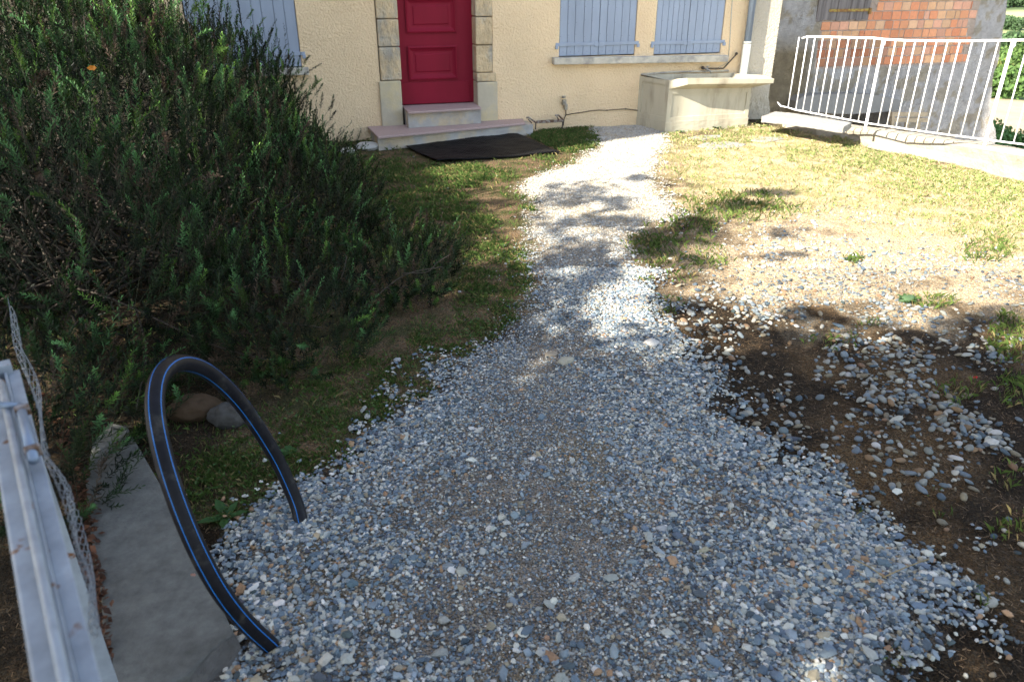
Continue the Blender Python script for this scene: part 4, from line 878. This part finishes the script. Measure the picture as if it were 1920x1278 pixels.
# ------------------------------------------------------------------ rosemary bush
ELL = [((-3.3, 6.6, .15), (1.75, 1.5, 1.45)), ((-3.6, 5.2, .3), (2.0, 1.7, 1.95)), ((-3.0, 4.6, .1), (1.45, 1.3, 1.35)), ((-2.1, 4.4, .1), (1.05, 1.05, .88)), ((-1.7, 5.2, .05), (.75, 1.1, .72)), ((-1.9, 6.3, .05), (.55, .9, .62)), ((-2.5, 3.5, .1), (1.15, .85, .95)), ((-1.35, 4.0, .05), (.72, .75, .42)), ((-2.15, 2.75, .0), (.75, .6, .55)), ((-.95, 4.75, .05), (.55, .42, .25)), ((-3.1, 7.6, .2), (1.0, .9, 1.15)), ((-4.1, 3.9, .2), (1.3, 1.2, 1.15)), ((-1.78, 5.0, .1), (.52, .75, .98)), ((-1.45, 4.7, .1), (.52, .6, .72)), ((-.85, 4.1, .12), (.52, .38, .22)), ((-.62, 4.15, .2), (.34, .24, .14)), ((-1.3, 3.45, .05), (.62, .55, .42)), ((-1.85, 2.5, .1), (.42, .55, .50)), ((-1.62, 2.15, .05), (.20, .32, .30)), ((-2.3, 3.3, .3), (1.0, .8, 1.15)), ((-2.3, 4.5, .3), (.95, .9, 1.35))]
ELL = [(np.array(c), np.array(r)) for c, r in ELL]
def inside(P, sh=1.0):
    r = np.zeros(len(P), bool)
    for c, q in ELL: r |= (((P-c)/(q*sh))**2).sum(1) < 1
    return r
def bushpts(n, sh0=.72, sh1=1.0):
    P = []; Nn = []
    wts = np.array([q[0]*q[1]+q[0]*q[2]+q[1]*q[2] for c, q in ELL]); wts /= wts.sum()
    for k, (c, q) in enumerate(ELL):
        m_ = int(n*wts[k]*1.9); d = rng.normal(size=(m_, 3)); d /= np.linalg.norm(d, axis=1)[:, None]
        f = rng.uniform(sh0, sh1, m_)[:, None]; p = c+d*q; f = f*(.74+.52*fbm(p[:, 0]*1.0+p[:, 2]*.6, p[:, 1]+p[:, 2]*.8, 2.6, 66)[:, None]); p = c+d*q*f; nn = d/q; nn /= np.linalg.norm(nn, axis=1)[:, None]
        ins = np.zeros(m_, bool)
        for j, (c2, q2) in enumerate(ELL):
            if j != k: ins |= (((p-c2)/(q2*.80))**2).sum(1) < 1
        ok = ~ins & (p[:, 2] > .02) & (p[:, 0] < -.25)
        P.append(p[ok]); Nn.append(nn[ok])
    return np.concatenate(P), np.concatenate(Nn)
bush = empty('rosemary_bush', (-2.6, 4.6, 0), 'huge dark green rosemary bush filling the left side of the garden', 'bush')
P, Nn = bushpts(24000)
vis = ((C0-P)*Nn).sum(1)/np.linalg.norm(C0-P, axis=1) > -.55
pxx, pyy = pix(P); vis &= (pxx > -260) & (pyy > -420)
keep = vis | (rng.random(len(P)) < .25); P, Nn = P[keep], Nn[keep]
n = len(P); cl = fbm(P[:, 0]*1.0+P[:, 2], P[:, 1]+P[:, 2]*.7, 3.0, 60)
D = Nn*.35+UP*rng.uniform(.45, 1.15, (n, 1))+rng.normal(0, .26, (n, 3)); low = P[:, 2] < .45; D[low] += Nn[low]*.45*np.array([1, 1, .2]); D /= np.linalg.norm(D, axis=1)[:, None]
Ls = rng.uniform(.08, .20, n)*(1+.6*(rng.random(n) < .2)+.5*(rng.random(n) < .06)); P = P-D*(Ls*.35)[:, None]
NN = 40
t = (np.arange(NN)+.5)/NN; bend = rng.normal(0, .18, (n, 3))
Q = P[:, None]+D[:, None]*(Ls[:, None]*t)[..., None]+bend[:, None]*(Ls[:, None]*t**2)[..., None]
ang = np.arange(NN)*2.4; s1 = np.cross(D, np.array([.3, .2, .9])); s1 /= np.linalg.norm(s1, axis=1)[:, None]; s2 = np.cross(D, s1)
R = s1[:, None]*np.cos(ang+0*n)[None, :, None]+s2[:, None]*np.sin(ang)[None, :, None]
upk = rng.uniform(.5, 1.3, (n, NN, 1)); nd = R+D[:, None]*upk*(.6+.8*t[None, :, None]); nd /= np.linalg.norm(nd, axis=2, keepdims=True)
nl = (rng.uniform(.018, .034, (n, NN))*(1.08-.6*t[None]**3))[..., None]
sd = np.cross(nd, R+D[:, None]*.01); sd = np.cross(nd, D[:, None]+0*nd); sd /= np.linalg.norm(sd, axis=2, keepdims=True)+1e-6
wd = .0026*np.clip(np.linalg.norm(P-C0, axis=1)/3.6, .75, 1.5)[:, None, None]
V = np.stack([Q-sd*wd*.5, Q+sd*wd*.5, Q+nd*nl*.6+sd*wd, Q+nd*nl, Q+nd*nl*.6-sd*wd], 2)
tipc = t[None, :, None]
dead = (rng.random(n) < .08)[:, None, None]
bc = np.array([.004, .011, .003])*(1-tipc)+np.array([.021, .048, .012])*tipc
bc = bc*((.35+.9*cl)*np.exp(rng.normal(-.12, .55, n)))[:, None, None]*rng.uniform(.75, 1.25, (n, NN, 1)); pl_ = (rng.random(n) < .10+.16*np.clip(P[:, 2], 0, 1.6))[:, None, None]; bc = np.where(pl_, np.array([.065, .15, .050])*(.3+1.1*tipc)*rng.uniform(.7, 1.3, (n, 1, 1)), bc); yl = (rng.random((n, 1, 1)) < .22); bc = np.where(yl, bc*np.array([1.5, 1.25, .7]), bc)  # pale new shoots, more towards the top; sunlit look painted into their colour
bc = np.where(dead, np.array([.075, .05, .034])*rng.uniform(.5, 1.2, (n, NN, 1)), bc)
cols_ = np.repeat(bc.reshape(-1, 3), 5, 0)
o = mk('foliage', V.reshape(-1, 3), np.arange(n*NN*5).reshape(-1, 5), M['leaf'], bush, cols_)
print('rosemary needles', n*NN)
# stems of the shoots: three-sided prisms
w3 = .0008; ring = [s1*math.cos(a_)+s2*math.sin(a_) for a_ in (0, 2.1, 4.2)]
b0 = P-D*(Ls*.9)[:, None]; m0_ = P+D*(Ls*.5)[:, None]+bend*(Ls*.25)[:, None]; t0 = P+D*(Ls*.97)[:, None]+bend*(Ls*.95)[:, None]
V = np.stack([b0+ring[j]*w3*1.5 for j in range(3)]+[m0_+ring[j]*w3 for j in range(3)]+[t0+ring[j]*w3*.4 for j in range(3)], 1)
f = np.array([(0, 1, 4, 3), (1, 2, 5, 4), (2, 0, 3, 5), (3, 4, 7, 6), (4, 5, 8, 7), (5, 3, 6, 8)]); F = (f[None]+np.arange(n)[:, None, None]*9).reshape(-1, 4)
mk('shoots', V.reshape(-1, 3), F, M['shoot'], bush)
# woody branches
mb = MB()
roots = [np.array(r_) for r_ in [(-2.9, 4.9, 0), (-2.3, 4.5, 0), (-3.4, 5.6, 0), (-2.6, 3.9, 0), (-3.2, 4.3, 0), (-2.0, 5.0, 0)]]
Pb_, Nb_ = bushpts(300, .85, 1.0)
for p, nn in zip(Pb_, Nb_):
    r_ = roots[rng.integers(len(roots))]+rng.normal(0, .12, 3)*np.array([1, 1, 0])
    m1_ = r_*.55+p*.45+np.array([0, 0, .05+.12*rng.random()])+rng.normal(0, .07, 3); m2_ = r_*.2+p*.8+rng.normal(0, .05, 3)
    mb.tube(catmull([r_, m1_, m2_, p], 4), list(np.linspace(.009, .002, 13)), 5)
for pts in ([(640, 640), (655, 600), (700, 560), (760, 515), (830, 500)], [(755, 512), (800, 510), (820, 492), (842, 478)], [(610, 560), (640, 520), (650, 480)]):
    k = 4.1 if pts[0][0] > 500 else 3.7
    mb.tube(catmull([C0+ray(x_, y_)*(k if pts[0][1] > 450 else 4.2) for x_, y_ in pts], 4), .0028, 5)
mb.build('branches', M['twig'], bush, True)
# inner foliage (broken twigs, old needles), deep shade put into its near-black colour
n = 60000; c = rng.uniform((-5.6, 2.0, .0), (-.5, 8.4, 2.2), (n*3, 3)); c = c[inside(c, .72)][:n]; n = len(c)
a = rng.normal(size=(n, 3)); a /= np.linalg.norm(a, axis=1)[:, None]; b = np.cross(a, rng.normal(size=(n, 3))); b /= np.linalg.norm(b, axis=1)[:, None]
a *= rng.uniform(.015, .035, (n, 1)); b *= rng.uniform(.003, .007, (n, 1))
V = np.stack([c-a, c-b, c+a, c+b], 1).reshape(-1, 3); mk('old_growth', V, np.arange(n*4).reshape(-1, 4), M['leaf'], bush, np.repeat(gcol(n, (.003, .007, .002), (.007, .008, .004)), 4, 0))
# one withered orange leaf caught in the bush
def leafobj(px_, py_, z_, s_, c_, name, label, cat, dist=None):
    p = C0+ray(px_, py_)*dist if dist else g(px_, py_, z_); V = [p+np.array(v)*s_ for v in [(-1, 0, 0), (-.4, .1, .5), (.5, .15, .45), (1, 0, .1), (.5, -.15, -.4), (-.5, -.1, -.35), (0, .25, .05)]]
    o = mk(name, np.array(V), [(0, 1, 6), (1, 2, 6), (2, 3, 6), (3, 4, 6), (4, 5, 6), (5, 0, 6)], M['grass'], None, np.tile(np.array(c_), (7, 1))); tag(o, label, cat); return o
leafobj(172, 128, 0, .022, (.45, .17, .02), 'withered_leaf', 'withered orange leaf caught high in the rosemary bush', 'leaf', 3.9)
leafobj(362, 1077, KZ+.012, .010, (.30, .17, .14), 'dry_leaf', 'small pinkish dry leaf lying on the concrete kerb beside the pipe', 'leaf')
leafobj(1829, 707, .02, .012, (.5, .03, .03), 'red_petal', 'tiny bright red scrap on dark soil near the right edge', 'petal')

# ------------------------------------------------------------------ broad leaf weeds
def weed(px_, py_, nl_, L_, wd_, c_, name, label, cat='plant', lift=.7):
    p = g(px_, py_); p[2] = float(gz(p[0], p[1])); mb = MB(); V = []; F = []
    for k in range(nl_):
        a = 2*math.pi*k/nl_+rng.uniform(-.4, .4); d = np.array([math.cos(a), math.sin(a), 0]); s_ = np.array([-d[1], d[0], 0]); L = L_*rng.uniform(.7, 1.15); e = rng.uniform(.5, 1.1)*lift; b0_ = len(V)
        for j in range(6):
            t_ = j/5; w_ = wd_*L*math.sin(math.pi*min(1, t_*.92+.08))**.8*(1+.25*((j % 2)-.5)); q = p+d*L*t_*math.cos(e*(1-t_*.6))+UP*(L*t_*math.sin(e)*(1-.45*t_)+.004)
            V += [q-s_*w_+UP*.15*w_, q-UP*.1*w_, q+s_*w_+UP*.15*w_]
        for j in range(5): F += [(b0_+3*j, b0_+3*j+1, b0_+3*j+4, b0_+3*j+3), (b0_+3*j+1, b0_+3*j+2, b0_+3*j+5, b0_+3*j+4)]
    o = mk(name, np.array(V), F, M['grass'], None, np.array(c_)*rng.uniform(.8, 1.2, (len(V), 1)), True); tag(o, label, cat); return o
weed(425, 975, 5, .10, .16, (.025, .07, .018), 'dandelion_plant', 'broad-leaved weed rosette on the shaded ground inside the pipe arch')
weed(540, 850, 9, .04, .35, (.03, .08, .02), 'clover_weed', 'small round-leaved weed just right of the pipe arch')
weed(1700, 566, 12, .07, .2, (.04, .09, .02), 'weed_clump', 'dark leafy weed clump at the edge of the tree shade on the right')
weed(1338, 241, 10, .10, .25, (.03, .09, .02), 'weed_clump', 'dark leafy weed growing at the foot of the stone sink')
weed(1275, 247, 14, .09, .12, (.05, .12, .025), 'weed_clump', 'grassy weed tuft at the left front corner of the stone sink')
weed(1005, 240, 18, .10, .05, (.05, .10, .025), 'weed_clump', 'grassy weed tuft under the rusty boot scraper')
weed(1432, 232, 16, .13, .05, (.07, .12, .03), 'weed_clump', 'tall grass tuft between the stone sink and the garden wall')
# extra low leafy cover: small round leaves inside the arch and along left strip
def f_cov(x, y):
    p, pl, lw, lf, so_, px, py = masks(x, y); return ell(px, py, [(470, 900, 130, 110, 1), (640, 800, 130, 80, .8), (860, 620, 100, 50, .7), (760, 690, 120, 50, .9), (900, 590, 70, 60, .6), (1060, 262, 80, 24, .5), (930, 560, 80, 60, .35)])*lf
x, y = scatter(90000, (-2.5, 1.5, 1.7, 9.5), lambda x, y: f_cov(x, y)*inview(x, y)*.5); n = len(x); c = np.stack([x, y, gz(x, y)+rng.uniform(.004, .035, n)], -1)
a = rng.random(n)*6.28; s_ = rng.uniform(.004, .010, n)[:, None]; e1 = np.stack([np.cos(a), np.sin(a), rng.normal(0, .35, n)], -1)*s_; e2 = np.stack([-np.sin(a), np.cos(a), rng.normal(0, .35, n)], -1)*s_*.6
V = np.stack([c-e1, c-e2*.9-e1*.2, c+e1, c+e2*.9-e1*.2], 1).reshape(-1, 3); o = mk('ground_cover', V, np.arange(n*4).reshape(-1, 4), M['grass'], None, np.repeat(gcol(n, (.035, .085, .022), (.07, .12, .03)), 4, 0)); tag(o, 'low leafy weeds carpeting the shaded ground beside the path', 'weeds', kind='stuff')
# dry twig on the gravel
mb = MB(); mb.tube([g(1598, 1046, .03), g(1630, 1062, .028), g(1662, 1084, .03)], .002, 6); mb.tube([g(1655, 1082, .03), g(1700, 1062, .04), g(1742, 1047, .05)], .0022, 6)
o = mb.build('dry_stalk', M['straw'], None, True); tag(o, 'forked dry straw stalk lying on the right edge of the gravel', 'stalk')

# ------------------------------------------------------------------ shade tree (behind and left of the camera): its leaves dapple the ground
SH = [(960, 1100, 1500, 420, 1), (1250, 860, 700, 260, 1), (1600, 800, 700, 215, 1), (1840, 800, 500, 215, 1), (600, 700, 520, 300, 1), (880, 640, 210, 130, 1), (700, 760, 240, 130, 1), (1100, 660, 200, 70, .9), (1400, 650, 200, 55, .8)]
SH2 = [(1090, 400, 130, 65, .62), (1080, 500, 110, 70, .85), (1150, 420, 80, 20, .8), (860, 340, 100, 8, .6), (880, 385, 110, 16, .6), (820, 450, 160, 70, .4), (900, 520, 120, 60, .7), (1230, 460, 60, 34, .95), (1310, 430, 45, 40, .8), (1450, 362, 60, 10, 1), (1400, 388, 70, 13, .9), (1300, 350, 30, 8, .3), (1480, 435, 60, 14, .7), (1470, 480, 50, 12, .7), (1290, 500, 60, 24, .7), (1260, 575, 70, 25, .8), (1080, 352, 60, 12, .8), (1200, 335, 30, 8, .7), (1050, 560, 60, 60, .8), (1190, 660, 90, 40, .9), (1500, 590, 60, 14, .8), (1880, 600, 80, 30, .7), (250, 420, 260, 90, .2), (60, 500, 150, 200, .9)]
LIT = [(1170, 590, 75, 20, 1), (1110, 440, 60, 12, .7), (1540, 1262, 60, 36, 1), (1380, 600, 40, 14, .6), (1390, 655, 30, 10, .7), (1285, 648, 22, 9, .8), (925, 470, 36, 14, .7), (1030, 455, 25, 10, .8), (1130, 545, 40, 10, .5), (10, 940, 40, 90, 1)]
def shade(px, py):
    a = np.maximum(ell(px, py, SH), ell(px, py, SH2)); return a*(1-ell(px, py, LIT))
n = 1300000; x = rng.uniform(-5.5, 6.0, n); y = rng.uniform(-7, 8.0, n)
px, py = pix(np.stack([x, y, 0*x], -1)); s_ = np.where(y < 1.2, .9, shade(px, py))
cl = fbm(x, y, 5.5, 120); cl2 = fbm(x, y, 1.7, 121)
pr = np.where(s_ > .93, 1.5, s_*np.clip((cl-.50+.22*s_)*7, 0, 1)); keep = rng.random(n) < pr*.30
x, y = x[keep], y[keep]; n = len(x); zz = 3.3+2.6*fbm(x, y, 1.1, 130)+rng.normal(0, .45, n)
k = zz/TS[2]; P = np.stack([x, y, 0*x], -1)+TS[None]*k[:, None]
a = rng.normal(size=(n, 3)); a /= np.linalg.norm(a, axis=1)[:, None]; b = np.cross(a, rng.normal(size=(n, 3))); b /= np.linalg.norm(b, axis=1)[:, None]; s3 = rng.uniform(.022, .040, (n, 1))
V = np.stack([P-a*s3*1.3, P-b*s3*.8, P+a*s3*1.3, P+b*s3*.8], 1).reshape(-1, 3)
tr_ = empty('shade_tree', (-6.2, -3.4, 0), 'broad leafy tree behind the gate whose crown shades the path', 'tree')
mk('crown', V, np.arange(n*4).reshape(-1, 4), M['canopyleaf'], tr_); print('canopy leaves', n)
mb = MB(); T0 = np.array([-6.2, -3.4, 0]); T1 = np.array([-6.0, -3.1, 2.6]); mb.tube([T0-UP*.2, T0+UP*.3, (T0+T1)/2, T1], [.34, .26, .22, .2], 12); mb.build('trunk', M['bark'], tr_, True)
mb = MB()
for q in rng.choice(n, 46, replace=False):
    p = P[q]; m_ = T1*.5+p*.5+np.array([0, 0, .35]); mb.tube(catmull([T1-UP*.1, m_, p], 4), list(np.linspace(.07, .008, 9)), 6)
mb.build('branches', M['bark'], tr_, True)

# unseen second tree, right behind the camera; added only to close off the sky
tr2 = empty('shade_tree', (4.6, -3.6, 0), 'unseen round leafy tree added behind the photographer to block sky light', 'tree')
P_ = []
for q in range(60):
    d = rng.normal(size=3); d /= np.linalg.norm(d); cc_ = np.array([4.4, -2.8, 4.7])+d*np.array([3.0, 2.6, 2.0])*rng.uniform(.3, .85); e_ = rng.normal(size=(900, 3)); e_ /= np.linalg.norm(e_, axis=1)[:, None]; P_.append(cc_+e_*rng.uniform(.35, .9, (900, 1)))
P_ = np.concatenate(P_); n = len(P_); a = rng.normal(size=(n, 3)); a /= np.linalg.norm(a, axis=1)[:, None]; b = np.cross(a, rng.normal(size=(n, 3))); b /= np.linalg.norm(b, axis=1)[:, None]; s3 = rng.uniform(.03, .05, (n, 1))
V = np.stack([P_-a*s3*1.3, P_-b*s3*.8, P_+a*s3*1.3, P_+b*s3*.8], 1).reshape(-1, 3); mk('crown', V, np.arange(n*4).reshape(-1, 4), M['canopyleaf'], tr2)
mb = MB(); T0 = np.array([4.6, -3.6, 0]); mb.tube([T0-UP*.2, T0+UP*.3, T0+UP*2, T0+UP*3.6], [.3, .22, .18, .12], 12); mb.build('trunk', M['bark'], tr2, True)

# ------------------------------------------------------------------ land beyond the garden
prof = [(-60, -2.4), (0, -2.4), (12, -2.7), (25, -4.7), (60, -9.0), (120, -15.3), (170, -18), (300, -20.5), (400, -19.5), (600, -16), (800, 4), (1400, 70), (3000, 200)]
dirv = np.array([.595, .804]); dg = np.concatenate([np.linspace(-60, 30, 46), np.geomspace(32, 3000, 90)]); lg = np.concatenate([-np.geomspace(900, 30, 14), np.linspace(-28, 28, 29), np.geomspace(30, 900, 14)])
DG, LG = np.meshgrid(dg, lg, indexing='ij'); spread = 1+np.clip(DG, 0, None)*.012
XX = 5+dirv[0]*DG+dirv[1]*LG*spread; YY = 8+dirv[1]*DG-dirv[0]*LG*spread
ZZ_ = np.interp(DG, [p[0] for p in prof], [p[1] for p in prof])+(fbm(XX, YY, .02, 200)-.5)*np.clip(DG*.03, 0, 5)
bands = [(-100, (.34, .31, .26)), (9, (.34, .31, .26)), (11, (.06, .06, .04)), (20, (.055, .065, .03)), (55, (.05, .085, .025)), (66, (.36, .27, .17)), (120, (.34, .25, .16)), (124, (.05, .09, .02)), (185, (.06, .11, .02)), (190, (.14, .22, .05)), (290, (.15, .23, .05)), (295, (.30, .29, .12)), (380, (.31, .30, .13)), (386, (.08, .12, .04)), (400, (.08, .12, .04)), (406, (.32, .31, .14)), (520, (.30, .30, .14)), (530, (.04, .07, .02)), (3000, (.04, .08, .03))]  # nearest band, the yard, made pale to bounce light onto the outbuilding
cb = np.stack([np.interp(DG, [b_[0] for b_ in bands], [b_[1][k] for b_ in bands]) for k in range(3)], -1)*(.85+.3*fbm(XX, YY, .15, 210)[..., None])
nx = len(lg); ny = len(dg); i = (np.arange(ny-1)[:, None]*nx+np.arange(nx-1)[None]).ravel(); F = np.stack([i, i+1, i+nx+1, i+nx], -1)
mk('terrain', np.stack([XX, YY, ZZ_], -1).reshape(-1, 3), F[:, ::-1], M['terrain'], None, cb.reshape(-1, 3), True)['kind'] = 'structure'
def tz(D_, Lx): 
    sp = 1+max(D_, 0)*.012; X_ = 5+dirv[0]*D_+dirv[1]*Lx*sp; Y_ = 8+dirv[1]*D_-dirv[0]*Lx*sp; return np.array([X_, Y_, float(np.interp(D_, [p[0] for p in prof], [p[1] for p in prof]))+float((fbm(np.array([X_]), np.array([Y_]), .02, 200)[0]-.5)*np.clip(D_*.03, 0, 5))])
def ftree(D_, Lx, R_, Hh, nlf, ls, c_, name, label, cat, group=None, trunk=True):
    p = tz(D_, Lx); o = empty(name, p, label, cat, group); P_ = []
    nb = 14
    for k in range(nb):
        a = rng.random()*6.28; rr = R_*rng.uniform(.1, .62); cz = Hh*rng.uniform(.35, .8); cc_ = p+np.array([math.cos(a)*rr, math.sin(a)*rr, cz]); br = R_*rng.uniform(.32, .5)
        d = rng.normal(size=(nlf//nb, 3)); d /= np.linalg.norm(d, axis=1)[:, None]; P_.append(cc_+d*br*np.array([1, 1, .85])*rng.uniform(.7, 1, (len(d), 1)))
    P_ = np.concatenate(P_); P_ = P_[P_[:, 2] > p[2]+.1]; n = len(P_); a = rng.normal(size=(n, 3)); a /= np.linalg.norm(a, axis=1)[:, None]; b = np.cross(a, rng.normal(size=(n, 3))); b /= np.linalg.norm(b, axis=1)[:, None]
    V = np.stack([P_-a*ls, P_-b*ls*.7, P_+a*ls, P_+b*ls*.7], 1).reshape(-1, 3); mk('crown', V, np.arange(n*4).reshape(-1, 4), M['farleaf'], o, np.repeat(gcol(n, np.array(c_)*.8, np.array(c_)*1.3), 4, 0))
    if trunk: mb = MB(); mb.tube([p-UP*.3, p+UP*Hh*.5], [R_*.08, R_*.04], 6); mb.build('trunk', M['bark'], o)
def lat(px_, D_):    # lateral offset that lines up with a direction of sight
    d = ray(px_, 0); d2 = d[:2]/np.linalg.norm(d[:2]); o_ = np.array([5., 8.]); A = np.array([[d2[0], -dirv[1]], [d2[1], dirv[0]]]); t = np.linalg.solve(A, o_+dirv*D_); return t[1]/(1+D_*.012)
for k, (px_, D_, s_) in enumerate([(1868, 17, .55), (1905, 18, .62), (1945, 15, .6), (1888, 22, .62)]):
    ftree(D_, lat(px_, D_), 2.6*s_, 1.5*s_, 3600, .06, (.06, .13, .03), 'hedge_bush', ['bright green bush just below the garden, nearest the outbuilding corner', 'rounded green bush below the garden between the last railing bars', 'green bush at the right edge of the picture below the terrace', 'green bush behind the others below the terrace'][k], 'bush', 'bushes below the terrace', False)
lab = ['tree with yellowing foliage beside the outbuilding corner beyond the tan field', 'dark green orchard tree right of the yellowing tree', 'orchard tree at the right picture edge beyond the tan field', 'orchard tree behind the yellowing tree', 'tall orchard tree at the back of the row', 'orchard tree nearest the tan field by the outbuilding', 'orchard tree nearest the tan field at the picture edge']
for k, (px_, D_, s_, c_) in enumerate([(1874, 140, 1.2, (.16, .18, .04)), (1900, 142, 1.3, (.06, .11, .025)), (1928, 140, 1.3, (.07, .12, .025)), (1885, 158, 1.3, (.07, .12, .03)), (1915, 165, 1.35, (.08, .13, .03)), (1868, 128, .9, (.07, .12, .025)), (1908, 128, .9, (.06, .11, .025))]):
    ftree(D_, lat(px_, D_), 5.6*s_, 3.9*s_, 2200, .36, c_, 'orchard_tree', lab[k], 'tree', 'trees beyond the tan field')
for k, (px_, D_, s_) in enumerate([(1884, 392, .8), (1903, 395, .75), (1918, 390, .7), (1875, 300, .7), (1908, 296, .9), (1880, 545, 1.6), (1905, 550, 1.6), (1925, 548, 1.6)]):
    ftree(D_, lat(px_, D_), 8*s_, 5.5*s_, 900, .7, (.05, .09, .035), 'field_tree', ['small tree on the pale field nearest the outbuilding', 'middle small tree between the two pale fields', 'small tree between the fields at the picture edge', 'low tree at the lower border of the green field', 'round tree on the border of the green meadow', 'dark wood-edge tree at the very top beside the outbuilding', 'dark wood-edge tree at the top between the others', 'dark wood-edge tree at the top right corner'][k], 'tree', 'distant field trees')
print('done')
